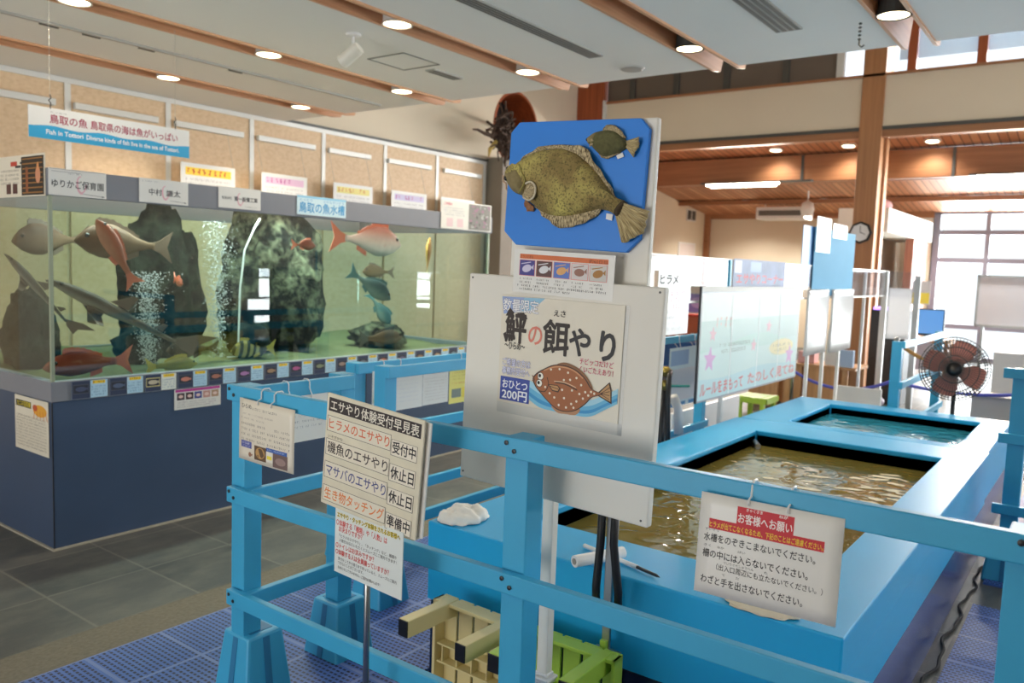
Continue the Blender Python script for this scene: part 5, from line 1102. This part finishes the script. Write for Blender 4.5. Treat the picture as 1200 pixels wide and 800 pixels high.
# ================================================================== THINGS AROUND THE POOL
def stool(m, mi):
    """low plastic stool, built standing: slatted seat (0.28 x 0.40), apron, four box legs with dark end caps, rib under the seat"""
    t = thing('step_stool', '', 'stool', (0, 0, 0)); w, d, h = .37, .345, .25
    mb = MB()
    for i in range(5):
        a = -d/2+i*d/5; mb.box(-w/2, w/2, a+.0045, a+d/5-.0045, h-.012, h)
    mb.build('seat', m, parent=t, local=True, bevel=.003)
    mb = MB()
    for s_ in (-1, 1): mb.box(s_*(w/2-.012), s_*(w/2), -d/2, d/2, h-.06, h-.012).box(-w/2, w/2, s_*(d/2-.012), s_*d/2, h-.06, h-.012)
    mb.build('apron', m, parent=t, local=True, bevel=.002)
    mbr = MB().box(-.034, -.028, -d/2+.014, d/2-.014, h-.05, h-.013).box(.028, .034, -d/2+.014, d/2-.014, h-.05, h-.013)
    for q in range(5): mbr.box(-.028, .028, -d/2+.05+q*.065, -d/2+.054+q*.065, h-.045, h-.013)
    mbr.build('rib', m, parent=t, local=True)
    for sx in (-1, 1):
        for sy in (-1, 1):
            x, y = sx*(w/2-.026), sy*(d/2-.052)
            L = MB().box(x-.028, x+.028, y-.021, y+.021, .004, h-.014).build('leg', m, parent=t, local=True, bevel=.003)
            MB().box(x-.026, x+.026, y-.019, y+.019, 0, .0045).build('end_cap', M_dark, parent=L, local=True)
    return t
M_beigep = mat('beige_plastic', (226, 208, 150), .4, vary=.05); M_lime = mat('lime_green_plastic', (170, 206, 74), .38, vary=.06)
a = stool(M_beigep, 0); a.location = (2.045-.25+.25, 1.555, .262); a.rotation_euler = (0, math.radians(-90), 0)
a.location = (1.79, 1.592, .202); a.rotation_euler = (0, math.radians(90), math.radians(-2))
tag(a, 'beige plastic step stool tipped on its side against the pool, legs out', 'stool', 'stools tipped against the pool')
b = stool(M_lime, 0); b.location = (1.80, 1.236, .202); b.rotation_euler = (0, math.radians(90), math.radians(1))
tag(b, 'lime green plastic step stool tipped on its side behind the white post', 'stool', 'stools tipped against the pool')
# cloths on the rim
def cloth(label, cx, cy, sx, sy, z, h, seed, m, hang=0):
    def f(a, b):
        u, v = a*2-1, b*2-1; e = max(0, 1-(abs(u)**4+abs(v)**4))**.5
        x = cx+sx*(u*(1-.42*v*v)**.5+.10*noise.noise((u*2+seed, v*2, 0))); y = cy+sy*(v*(1-.42*u*u)**.5+.16*noise.noise((u*2, v*2+seed, 3)))
        zz = z+.003+h*e*(.55+.6*abs(noise.noise((u*1.7+seed, v*1.3, 7)))+.22*abs(noise.noise((u*4+seed, v*2, 2))))+.003*noise.noise((u*9, v*9, seed))*e
        if hang and x < X0-.002: zz = z-(X0-x)*1.2+.006; x = X0-.006-.006*abs(noise.noise((y*30, seed, 0)))
        return Vector((x, y, max(zz, z+.003) if not hang else zz))
    return tag(MB().grid(f, 36, 30).build('cloth', m, smooth=True, solid=.004), label, 'cloth')
M_cloth = mat('white_towelling', (232, 228, 220), .95, vary=.06, scale=40, bump=.3); M_cloth2 = mat('cream_cotton', (222, 208, 184), .95, vary=.12, scale=30, bump=.3)
cloth('crumpled white cloth on the near left corner of the pool rim', 2.235, 1.842, .10, .078, ZR, .05, 3, M_cloth)
cloth('cream cotton cloth on the front pool rim under the visitor notice', 2.182, .72, .06, .10, ZR, .02, 8, M_cloth2)
tag(MB().tube([(2.085, 1.272, .607), (2.26, 1.20, .607)], .0185, 16).lathe([(.0, 0), (.010, 0), (.010, -.001), (0, -.001)], (2.084, 1.2725, .607), (1, -.4, 0), 12, 1).build('pipe', [M_whiteg, mat('pipe_bore_grey', (150, 146, 140), .6)], smooth=False), 'short white plastic pipe lying across the front pool rim', 'pipe')
t = thing('stick', 'thin white stick with a black tip lying along the front pool rim', 'stick', (2.2, 1.2, ZR+.008))
MB().tube([(2.262, 1.345, .594), (2.205, 1.12, .594)], .007, 10).build('shaft', M_whiteg, parent=t, smooth=True)
MB().tube([(2.205, 1.12, .594), (2.185, 1.045, .593), (2.18, 1.03, .592)], [.0055, .005, .001], 8).build('tip', M_dark, parent=t, smooth=True)
t = thing('clamped_bar', 'upright metal bar flanked by two black rubber tubes against the front of the pool', 'bar', (2.08, 1.15, 0))
MB().box(2.075, 2.087, 1.134, 1.160, .30, .90).build('bar', M_steel, parent=t, bevel=.002)
for s_, y0, y1 in ((1, 1.172, 1.181), (-1, 1.128, 1.106)):
    MB().tube([(2.07, y0, .88), (2.065, y0, .70), (2.065, y1, .56), (2.068, y1, .515)], .0125, 12).build('rubber_tube', M_dark, parent=t, smooth=True)
MB().box(2.066, 2.095, 1.10, 1.185, .335, .37).build('clamp', M_steel, parent=t, bevel=.003); MB().tube([(2.07, 1.10, .35), (2.055, 1.10, .35)], .012, 10).build('knob', M_steel, parent=t)
MB().box(2.062, 2.075, 1.138, 1.158, .372, .40).build('lime_tag', M_lime, parent=t)
# tap and hose beside the pool
t = thing('water_tap', 'brass water valves on a dark standpipe behind the left pool rim', 'tap', (4.80, 2.31, 0))
MB().tube([(4.80, 2.31, 0), (4.80, 2.31, .74)], .022, 12).build('standpipe', M_dark, parent=t, smooth=True)
M_brass = mat('aged_brass', (168, 146, 78), .32, .9, vary=.2)
for z in (.775, .865):
    MB().tube([(4.80, 2.31, z-.03), (4.80, 2.31, z+.03)], .024, 12).tube([(4.80, 2.31, z), (4.80, 2.26, z)], .016, 10).ball((4.80, 2.30, z), .034, 12, 8).build('valve_body', M_brass, parent=t, smooth=True)
MB().tube([(4.80, 2.26, .775), (4.84, 2.21, .775), (4.92, 2.19, .77)], .008, 8).build('valve_lever', mat('teal_handle', (60, 170, 160), .4), parent=t)
MB().tube([(4.80, 2.27, .865), (4.72, 2.24, .84), (4.70, 2.23, .70), (4.71, 2.22, .40), (4.74, 2.22, .05)], .017, 10).build('hose', M_dark, parent=t, smooth=True)
MB().tube([(4.86, 2.27, .70), (4.90, 2.25, .62), (4.91, 2.24, .45)], .03, 12).build('filter_cartridge', M_whiteg, parent=t, smooth=True)
s = Sheet('pale_sheet', 'pale blue laminated sheet tied to the side railing below the vertical sign', 'notice', (5.39, 2.438, .77), YU, YV, .52, .42, .002, mat('pale_blue_card', (206, 230, 240), .35))
s.rect(.04, .6, .05, .3, (150, 186, 226)); s.rect(.05, .95, .36, .9, (222, 224, 230)); [s.rect(.1+.28*q, .28+.28*q, .93, .99, (40, 130, 190)) for q in range(3)]; s.done(); rail_ties(s, (.3, .8), 1.06-.77, -.012, .026, .05)
tag(MB().prism([(5.62, 0), (6.98, 0), (6.98, .44), (5.62, .44)], (0, 0, 0), (1, 0, 0), (0, 0, 1), (0, 1, .0), 2.62, 2.65).build('white_panel', M_whiteg, bevel=.004), 'low white panel standing behind the left edge of the pools', 'panel')
# ------------------------------------------------------------------ clear screen with boards along the left of the pools
t = thing('acrylic_screen', 'clear acrylic screen on thin posts running along the left side of the pools', 'screen', (6.5, 2.1, 0))
for x0, x1 in ((4.06, 5.27), (5.29, 6.36), (6.38, 8.98), (9.02, 9.88)):
    MB().box(x0, x1, 2.098, 2.102, 1.33, 1.60).build('acrylic_panel', M_acryl, parent=t)
MB().prism([(9.90, 2.10), (10.02, 1.80), (10.024, 1.802), (9.904, 2.102)], (0, 0, 0), (1, 0, 0), (0, 1, 0), (0, 0, 1), 1.32, 1.60).build('acrylic_panel', M_acryl, parent=t)
MB().box(4.06, 9.90, 2.095, 2.105, 1.318, 1.332).build('bottom_rail', M_trim, parent=t); MB().box(4.06, 9.90, 2.096, 2.104, 1.598, 1.604).build('top_rail', M_trim, parent=t)
for x in (5.28, 7.17, 7.63, 8.15, 9.0): MB().box(x-.014, x+.014, 2.103, 2.13, 0, 1.6).build('post', M_trim, parent=t)
MB().box(9.86, 9.92, 2.08, 2.14, 0, 1.6).build('post', M_trim, parent=t, bevel=.003); MB().box(9.99, 10.05, 1.77, 1.83, 0, 1.56).build('post', M_steel, parent=t, bevel=.003)
MB().box(5.255, 5.285, 2.09, 2.11, 1.33, 1.60).build('blue_edge', M_blue, parent=t)
s = Sheet('handwritten_sign', 'white upright sign with black brush strokes hanging from the acrylic screen beside the white board', 'sign', (4.40, 2.085, 1.325), YU, YV, .42, .375, .003, M_whiteg)
s.text('ヒラメ', .05, .60, .20, .17, (36, 36, 40), .05, slant=.02); [s.marks(.4, .9, .36+.1*q, .09, (206, 110, 140), q) for q in range(3)]; [s.marks(.1, .9, .64+.09*q, .06, (200, 200, 206), 9+q) for q in range(4)]; s.done()
s = Sheet('feeding_sign', 'clear sign with faint red letters standing in the acrylic screen', 'sign', (5.83, 2.088, 1.515), YU, YV, 1.06, .19, .004, mat('silvery_film', (150, 162, 194), .6, vary=.35, scale=6))
s.text('エサやりコーナー', .06, .96, .86, .42, (214, 96, 96), .02); s.rect(.02, .14, .05, .5, (220, 226, 236)); s.rect(.3, .5, .08, .45, (170, 190, 226)); s.done()
s = Sheet('rules_board', 'wide four-page laminated panel with teal waves and red letters hanging under the acrylic screen', 'sign', (5.735, 2.07, 1.055), YU, YV, 1.97, .735, .006, mat('grey_hung_frame', (150, 152, 160), .4))
s.rect(.012, .992, .06, .985, (200, 218, 216))
def wave(v0, v1, amp, fr, ph, c): s._put('artwork', [p for q in range(31) for p in ((.014+.976*q/30, v0+amp*math.sin(q/30*fr+ph)), (.014+.976*q/30, v1))], [(2*q, 2*q+1, 2*q+3, 2*q+2) for q in range(30)], c)
s.rect(.012, .992, .06, .30, (222, 230, 230)); wave(.50, .985, .05, 7, 1, (196, 220, 214)); wave(.56, .985, .03, 9, 2.5, (206, 224, 222)); wave(.80, .985, .02, 8, 0, (192, 218, 222))
s.ellipse(.80, .63, .14, .085, (236, 222, 176)); s.marks(.70, .92, .61, .035, (140, 136, 120), 3); s.marks(.72, .90, .66, .035, (140, 136, 120), 4)
for u, v, k in ((.095, .64, .05), (.49, .57, .03), (.64, .40, .03), (.90, .73, .05), (.11, .42, .03)): s.poly([(u+k*(1 if q % 2 else .45)*math.cos(q*PI/5+.4), v+k*2.4*(1 if q % 2 else .45)*math.sin(q*PI/5+.4)) for q in range(10)], (214, 168, 210) if k > .04 else (226, 186, 196))
s.marks(.17, .46, .53, .04, (150, 160, 150), 5); s.marks(.19, .42, .585, .04, (150, 160, 150), 6); s.marks(.13, .3, .32, .1, (232, 206, 200), 7)
s.text('ルールをまもって', .03, .40, .945, .13, (222, 116, 112), .02); s.text('たのしく見てね', .45, .97, .935, .12, (226, 130, 126), .02)
for u in (.27, .53, .76): s.rect(u-.003, u+.003, .06, .985, (244, 246, 246))
mbp = MB().box(-.985, .985, .335, .3675, .003, .009).build('hanging_bar', mat('vent_grey', (176, 174, 168), .5), parent=s.ob, local=True); MB().box(-.992, -.98, -.3675, .3675, -.006, .009).build('frame_edge', M_dark, parent=s.ob, local=True); s.done()
for k, (x0, x1, y, z0, z1, lb) in enumerate(((6.93, 7.60, 2.075, .84, 1.40, 'blank white laminated sheet hanging next to the wave panel'), (7.66, 8.45, 2.075, .82, 1.40, 'shiny white laminated sheet hanging farther along below the pale blue board'))):
    s = Sheet('laminated_sheet', lb, 'notice', ((x0+x1)/2, y, (z0+z1)/2), YU, YV, x1-x0, z1-z0, .003, M_sheet, bow=.008)
    s.done()
s = Sheet('laminated_sheet', 'narrow white laminated sheet hanging at the far corner of the acrylic screen', 'notice', (9.935, 1.955, 1.13), (.37, -.93, 0), (0, 0, 1), .24, .57, .003, M_sheet, bow=.01); s.done()
tag(MB().box(6.82, 7.4, 2.108, 2.114, 1.42, 1.93).build('blue_card', mat('mid_blue_card', (70, 140, 204), .4, vary=.05), bevel=.002), 'mid-blue card standing behind the pale blue board on the acrylic screen', 'card')
tag(MB().box(7.08, 8.38, 2.088, 2.094, 1.34, 1.93).build('blue_board', mat('pale_sky_board', (122, 184, 222), .7, vary=.10, scale=2, spec=.1), bevel=.002), 'large pale sky-blue board standing up on the acrylic screen', 'board')
tag(MB().box(7.10, 7.52, 2.083, 2.086, 1.72, 2.02).build('paper_slip', M_paper, bevel=.001), 'white paper slip stuck to the top left corner of the pale blue board', 'paper')
tag(MB().box(7.58, 8.05, 2.083, 2.086, 1.86, 1.99).build('paper_slip', M_paper, bevel=.001), 'small white paper slip on the top edge of the pale blue board', 'paper')
# ------------------------------------------------------------------ fan
t = thing('pedestal_fan', 'black pedestal fan with rusty red blades standing beyond the turquoise pool', 'fan', (6.86, .93, 0))
fc = Vector((6.80, .93, .862)); fn = Vector((-1, -.12, .02)).normalized(); fa = fn.cross(Vector((0, 0, 1))).normalized(); fb_ = fa.cross(fn)
MB().lathe([(.20, 0), (.20, .02), (.03, .05), (.03, .06)], (6.88, .93, 0), n=28).build('base', M_dark, parent=t)
MB().tube([(6.88, .93, .05), (6.88, .93, .84)], .016, 12).build('pole', M_dark, parent=t, smooth=True)
MB().lathe([(.0, -.16), (.06, -.15), (.07, -.04), (.0, -.03)], fc, fn, 20).build('motor', M_dark, parent=t, smooth=True)
MB().lathe([(.0, .05), (.05, .045), (.055, .0), (.0, -.02)], fc, fn, 20).build('hub', M_dark, parent=t, smooth=True)
M_blade = mat('rusty_red_translucent_blade', (186, 116, 102), .35, vary=.06, trans=.3)
for k in range(4):
    def bl(a, b, k=k):
        rr_ = .045+.165*b; th = k*PI/2+.35+(a-.5)*(1.0-.15*b)*1.35*(.6+.4*math.sin(PI*min(1, b*.75+.25))); return fc+(fa*math.cos(th)+fb_*math.sin(th))*rr_+fn*(.02*(a-.5)*2)
    MB().grid(bl, 8, 8).build('blade', M_blade, parent=t, smooth=True, solid=.003)
mb = MB()
for z, R in ((.055, .10), (.05, .165), (.035, .215), (.0, .235), (-.05, .20)):
    mb.tube([fc+(fa*math.cos(q*PI/18)+fb_*math.sin(q*PI/18))*R+fn*z for q in range(37)], .0042, 5, caps=False)
for q in range(60):
    th = q*2*PI/60; d = fa*math.cos(th)+fb_*math.sin(th); mb.tube([fc+d*.05+fn*.056, fc+d*.10+fn*.055, fc+d*.165+fn*.05, fc+d*.215+fn*.035, fc+d*.236+fn*0, fc+d*.20+fn*-.05, fc+d*.07+fn*-.075], .0024, 4, caps=False)
mb.build('guard', M_darkgrey, parent=t, smooth=True)
# fence and posts behind the turquoise pool
t = thing('fence', 'short sky-blue railing end on behind the far corner of the turquoise pool', 'fence', (7.3, 1.28, 0))
for z in (1.05, .745, .393): rail_x(MB(), 1.237, 6.60, 8.5, z).build('rail', M_blue, parent=t, bevel=.003)
for x in (6.65, 8.44): MB().box(x-.035, x+.035, 1.263, 1.333, .1, 1.045).build('post', M_blue, parent=t, bevel=.003); foot(t, x, 1.30, .22)
tag(MB().box(7.95, 7.98, 1.66, 2.05, 0, .50).build('white_panel', M_whiteg, bevel=.004), 'small white panel standing behind the far left corner of the turquoise pool', 'panel')
tag(MB().box(8.9, 9.2, .40, 1.05, 0, .42).box(8.88, 9.22, .38, 1.07, .42, .44).build('storage_box', mat('pale_grey_box', (200, 196, 196), .5), bevel=.006), 'pale grey storage box on the floor behind the pedestal fan', 'box')
tag(MB().box(9.7, 9.76, -1.2, .98, .04, .80).box(9.66, 9.80, -1.1, -1.0, 0, .05).box(9.66, 9.80, .8, .9, 0, .05).build('partition', M_whiteg, bevel=.005), 'low white partition in front of the far windows', 'partition')
# stanchions and ropes
M_rope = mat('violet_blue_rope', (96, 100, 206), .7, vary=.15, scale=60); M_rope2 = mat('tan_rope', (196, 148, 84), .7, vary=.2, scale=60)
def stanchion(x, y, label):
    t = thing('stanchion', label, 'stanchion', (x, y, 0), 'rope stanchions')
    MB().lathe([(.15, 0), (.15, .012), (.03, .03), (.018, .04)], (x, y, 0), n=24).build('base', M_steel, parent=t)
    MB().tube([(x, y, .03), (x, y, .90)], .018, 12).build('pole', M_steel, parent=t, smooth=True); MB().ball((x, y, .92), .028, 12, 8).build('finial', M_steel, parent=t, smooth=True)
stanchion(8.75, 2.72, 'steel stanchion left of the light wood desk'); stanchion(8.75, 1.72, 'steel stanchion in front of the tall black cabinet'); stanchion(8.75, .62, 'steel stanchion behind the pedestal fan')
def sag(p, q, d, n=14): return [Vector(p).lerp(Vector(q), i/n)-Vector((0, 0, d*4*(i/n)*(1-i/n))) for i in range(n+1)]
tag(MB().tube(sag((8.73, 2.70, .50), (8.73, 1.74, .50), .13), .016, 8).build('rope', M_rope, smooth=True), 'violet-blue rope sagging in front of the light wood desk', 'rope')
tag(MB().tube(sag((8.73, 1.70, .50), (8.73, .64, .50), .05), .016, 8).build('rope', M_rope, smooth=True), 'violet-blue rope running behind the pedestal fan', 'rope')
tag(MB().tube(sag((8.75, 1.70, .88), (8.62, 1.34, .72), .02), .02, 8).build('rope', M_rope2, smooth=True), 'thick tan rope slung from the top of the stanchion by the black cabinet', 'rope')
# desk with things on it
t = thing('desk', 'light wood desk with open leg gaps beyond the pools', 'desk', (9.6, 2.75, 0))
MB().box(9.3, 9.85, 2.22, 3.42, .50, .53).build('top', M_desk, parent=t, bevel=.003)
for y0, y1 in ((2.30, 2.36), (2.42, 2.72), (2.80, 3.0), (3.06, 3.40)): MB().box(9.32, 9.35, y0, y1, 0, .50).build('front_panel', M_desk, parent=t, bevel=.002)
MB().box(9.78, 9.82, 2.24, 3.40, 0, .50).build('back_panel', M_desk, parent=t)
tag(MB().prism([(9.42, .53), (9.60, .53), (9.50, .93), (9.46, .93)], (0, 0, 0), (1, 0, 0), (0, 0, 1), (0, 1, 0), 2.42, 2.58).build('leaflet_rack', M_whiteg, bevel=.004), 'white slanted leaflet rack on the light wood desk', 'rack')
tag(MB().box(9.42, 9.60, 2.70, 2.88, .53, .66).build('box', mat('pink_box', (224, 170, 170), .5), bevel=.006), 'pink box on the light wood desk', 'box')
tag(MB().box(9.33, 9.40, 2.26, 2.40, .53, .72).build('box', mat('pale_blue_box', (176, 200, 232), .5), bevel=.006), 'pale blue box at the right end of the light wood desk', 'box')
tag(MB().box(9.40, 9.62, 2.94, 3.06, .53, .62).build('tape_dispenser', M_darkgrey, bevel=.01), 'dark tape dispenser on the left half of the light wood desk', 'dispenser')
t = thing('black_cabinet', 'tall black cabinet with a violet glow on top right of the desk', 'cabinet', (10.75, 2.2, 0))
MB().box(10.6, 11.0, 2.0, 2.40, 0, 1.14).build('body', M_dark, parent=t, bevel=.006); MB().box(10.597, 10.6, 2.02, 2.38, .55, .56).build('door_gap', ink((10, 10, 12)), parent=t)
MB().box(10.62, 10.98, 2.18, 2.38, 1.14, 1.17).build('violet_lamp', mat('violet_lamp_glow', (170, 130, 255), .4, vary=0, emit=2.2), parent=t)
t = thing('side_table', 'small brown table under the blue monitor by the far windows', 'table', (12.5, 2.0, 0))
MB().box(12.2, 12.7, 1.75, 2.35, .68, .72).build('table_top', M_desk, parent=t); 
for x in (12.24, 12.66):
    for y in (1.79, 2.31): MB().box(x-.025, x+.025, y-.025, y+.025, 0, .68).build('leg', M_woodY, parent=t)
MB().box(12.22, 12.24, 1.8, 2.3, .3, .68).build('front_board', mat('pale_lilac_board', (196, 188, 204), .5), parent=t)
t = thing('monitor', 'screen showing a blue picture on the small brown table', 'monitor', (12.4, 2.02, .72))
MB().box(12.38, 12.42, 1.86, 2.20, .76, 1.13).build('casing', M_dark, parent=t, bevel=.004); MB().box(12.376, 12.38, 1.875, 2.185, .79, 1.115).build('screen_face', mat('blue_screen_glow', (90, 150, 220), .4, vary=.1, scale=3, emit=.5), parent=t)
MB().box(12.36, 12.46, 1.95, 2.10, .72, .76).build('foot', M_dark, parent=t)
s = Sheet('wall_notice', 'grey and yellow notice on the reddish door by the far windows', 'notice', (15.93, 2.8, 1.30), XU, XV, .30, .42, .004, mat('pale_grey_card', (200, 204, 214), .5)); s.rect(.05, .95, .5, .95, (236, 220, 90)); s.done()
t = thing('whiteboard', 'mobile whiteboard standing in front of the far windows', 'whiteboard', (13, .95, 0))
MB().box(12.99, 13.02, .28, 1.56, .93, 1.60).build('panel', mat('whiteboard_enamel', (200, 200, 208), .3, vary=.03), parent=t, bevel=.004)
MB().box(12.98, 13.03, .26, 1.58, .90, .935).box(12.98, 13.03, .26, 1.58, 1.595, 1.62).box(12.98, 13.03, 1.555, 1.585, .90, 1.62).build('frame', M_steel, parent=t); MB().box(12.93, 12.99, .4, 1.4, .90, .915).build('pen_tray', M_steel, parent=t)
for y in (.36, 1.48):
    MB().box(12.99, 13.02, y-.02, y+.02, .06, .93).build('leg', M_steel, parent=t); MB().box(12.75, 13.27, y-.025, y+.025, .03, .07).build('foot_bar', M_steel, parent=t)
# far room fittings
t = thing('wall_clock', 'round white wall clock with a dark octagonal rim on the timber pillar', 'clock', (XP-.05, 2.872, 2.13))
MB().lathe([(.0, 0), (.15, 0), (.15, .035), (.122, .045), (.122, .03), (.0, .03)], (XP-.03, 2.872, 2.13), (-1, 0, 0), 8).build('rim', M_dark, parent=t)
MB().lathe([(.0, .031), (.122, .031), (.122, .033), (.0, .033)], (XP-.03, 2.872, 2.13), (-1, 0, 0), 32).build('face', M_whiteg, parent=t)
MB().box(XP-.068, XP-.065, 2.868, 2.876, 2.13, 2.22).prism([(2.868, 2.13), (2.80, 2.10), (2.80, 2.106), (2.868, 2.14)], (0, 0, 0), (0, 1, 0), (0, 0, 1), (1, 0, 0), XP-.068, XP-.065).build('hands', ink((40, 40, 40)), parent=t)
def tube_light(y0, y1, label):
    t = thing('tube_light', label, 'ceiling light', (12.9, (y0+y1)/2, 2.94), 'tube lights under the far beam')
    MB().box(12.86, 12.985, y0-.5, y1+.1, 2.975, 3.0).build('mount', M_darkgrey, parent=t)
    for dx, dz in ((0, 0), (.06, -.025)):
        MB().tube([(12.87+dx, y0+dx, 2.96+dz), (12.87+dx, y1-dx, 2.96+dz)], .018, 10).build('tube', M_tube, parent=t, smooth=True)
    l = bpy.data.lights.new('tube_light_light', 'AREA'); l.shape = 'RECTANGLE'; l.size = .1; l.size_y = y1-y0; l.energy = 170; l.color = (1, .94, .85)
    o = bpy.data.objects.new('tube_light_light', l); COL.objects.link(o); o.parent = t; o.location = (-.03, 0, -.03); o.rotation_euler = (0, math.radians(35), 0)
tube_light(4.41, 5.62, 'bright twin tube light under the far beam left of the pillar'); tube_light(.42, 1.68, 'bright twin tube light under the far beam right of the pillar')
for (x, y), lb in zip(((12.75, 4.45), (12.75, 3.37), (16.35, 6.25), (16.35, 4.70), (12.75, 2.25), (16.35, 2.40)), ('over the beam left of the pillar', 'beside the pillar above the beam', 'in the far left of the back room', 'near the ceiling fan unit at the back', 'above the beam right of the pillar', 'near the far window wall')):
    t = thing('recessed_light', 'small round recessed light in the cedar ceiling %s' % lb, 'ceiling light', (x, y, zc(x)-.03), 'recessed lights in the cedar ceiling')
    nn = Vector((-.126, 0, -1)).normalized()
    MB().lathe([(.11, -.01), (.11, .02), (.085, .022), (.085, -.01)], (x, y, zc(x)), nn, 24).build('ring', M_trim, parent=t); MB().lathe([(.0, .008), (.085, .008), (.085, .012), (0, .012)], (x, y, zc(x)), nn, 24).build('lens', M_lamp, parent=t)
    l = bpy.data.lights.new('recessed_light_light', 'SPOT'); l.energy = 30 if x < 14 else 200; l.color = (1, .93, .82); l.spot_size = 2.4; l.spot_blend = .7; l.shadow_soft_size = .08
    o = bpy.data.objects.new('recessed_light_light', l); COL.objects.link(o); o.parent = t; o.location = (0, 0, -.04)
t = thing('air_conditioner', 'white ceiling-hung air conditioner at the back of the far room', 'air conditioner', (16.5, 5.5, 2.65))
MB().prism([(0, .02), (.05, 0), (.55, 0), (.6, .1), (.6, .24), (0, .24)], (16.2, 0, 2.63), (1, 0, 0), (0, 0, 1), (0, 1, 0), 5.02, 5.98).build('casing', M_whiteg, parent=t, bevel=.01); MB().box(16.19, 16.2, 5.08, 5.92, 2.70, 2.80).build('grille', mat('vent_slot_grey', (110, 108, 104), .6), parent=t)
for y in (5.1, 5.9): MB().tube([(16.5, y, 2.86), (16.5, y, zc(16.5))], .012, 6).build('hanger', M_trim, parent=t)
t = thing('pendant_speaker', 'round white speaker hanging in front of the air conditioner', 'speaker', (15.6, 4.78, 2.75))
MB().lathe([(.03, .1), (.10, .06), (.13, -.06), (.10, -.16), (.0, -.19)], (15.6, 4.78, 2.82), n=20).build('body', M_whiteg, parent=t, smooth=True); MB().tube([(15.6, 4.78, 2.9), (15.6, 4.78, zc(15.6))], .015, 8).build('rod', M_trim, parent=t)
t = thing('wall_vent', 'small grey double louvre high on the far left wall', 'vent', (16.85, 7.67, 2.78)); MB().box(16.62, 17.08, 7.66, 7.68, 2.64, 2.90).build('frame', M_trim, parent=t)
for x in (16.65, 16.88): MB().box(x, x+.17, 7.652, 7.66, 2.67, 2.87).build('louvre', M_darkgrey, parent=t)
s = Sheet('wall_picture', 'small pale framed picture on the far left wall', 'picture', (16.7, 7.665, 2.0), YU, YV, .85, .34, .02, M_whiteg); s.rect(.06, .94, .1, .9, (228, 216, 214)); s.done()
t = thing('service_counter', 'orange-red counter at the far left behind the pools', 'counter', (11.6, 5.2, 0)); MB().box(11.4, 11.7, 4.3, 6.2, 0, .86).build('front', mat('orange_red_laminate', (196, 96, 60), .5), parent=t); MB().box(11.36, 11.75, 4.25, 6.25, .86, .89).build('top', mat('bright_red_edge', (206, 60, 44), .5), parent=t)
s = Sheet('counter_poster', 'violet and pale poster standing on the orange-red counter', 'poster', (11.5, 5.02, 1.11), XU, XV, .5, .43, .01, M_paper); s.rect(.05, .95, .3, .95, (150, 130, 206)); s.ellipse(.5, .6, .3, .2, (206, 170, 226)); s.rect(.1, .9, .06, .26, (232, 214, 190)); s.done()
tag(MB().box(11.0, 11.35, 4.6, 6.1, 0, .50).build('bench', mat('deep_blue_panel', (40, 90, 160), .5), bevel=.01), 'deep blue bench in front of the orange-red counter', 'bench')
tag(MB().ball((14.3, 3.2, 2.70), .16, 14, 10, (1.6, 1, .7)).build('cushion', mat('pale_pink_fabric', (226, 178, 180), .9), smooth=True), 'pale pink cushion lying on top of the white soffit box', 'cushion')
t = stool(M_lime, 1); t.location = (8.35, 2.95, 0); tag(t, 'lime green step stool standing on the floor beyond the wave panel', 'stool')
tag(MB().ball((10.3, 2.22, .07), .07, 12, 8, (1, 1.6, .95)).build('sandbag', mat('pale_lilac_board', (196, 188, 204), .5), smooth=True), 'pale weight bag on the floor at the foot of the black cabinet', 'bag')
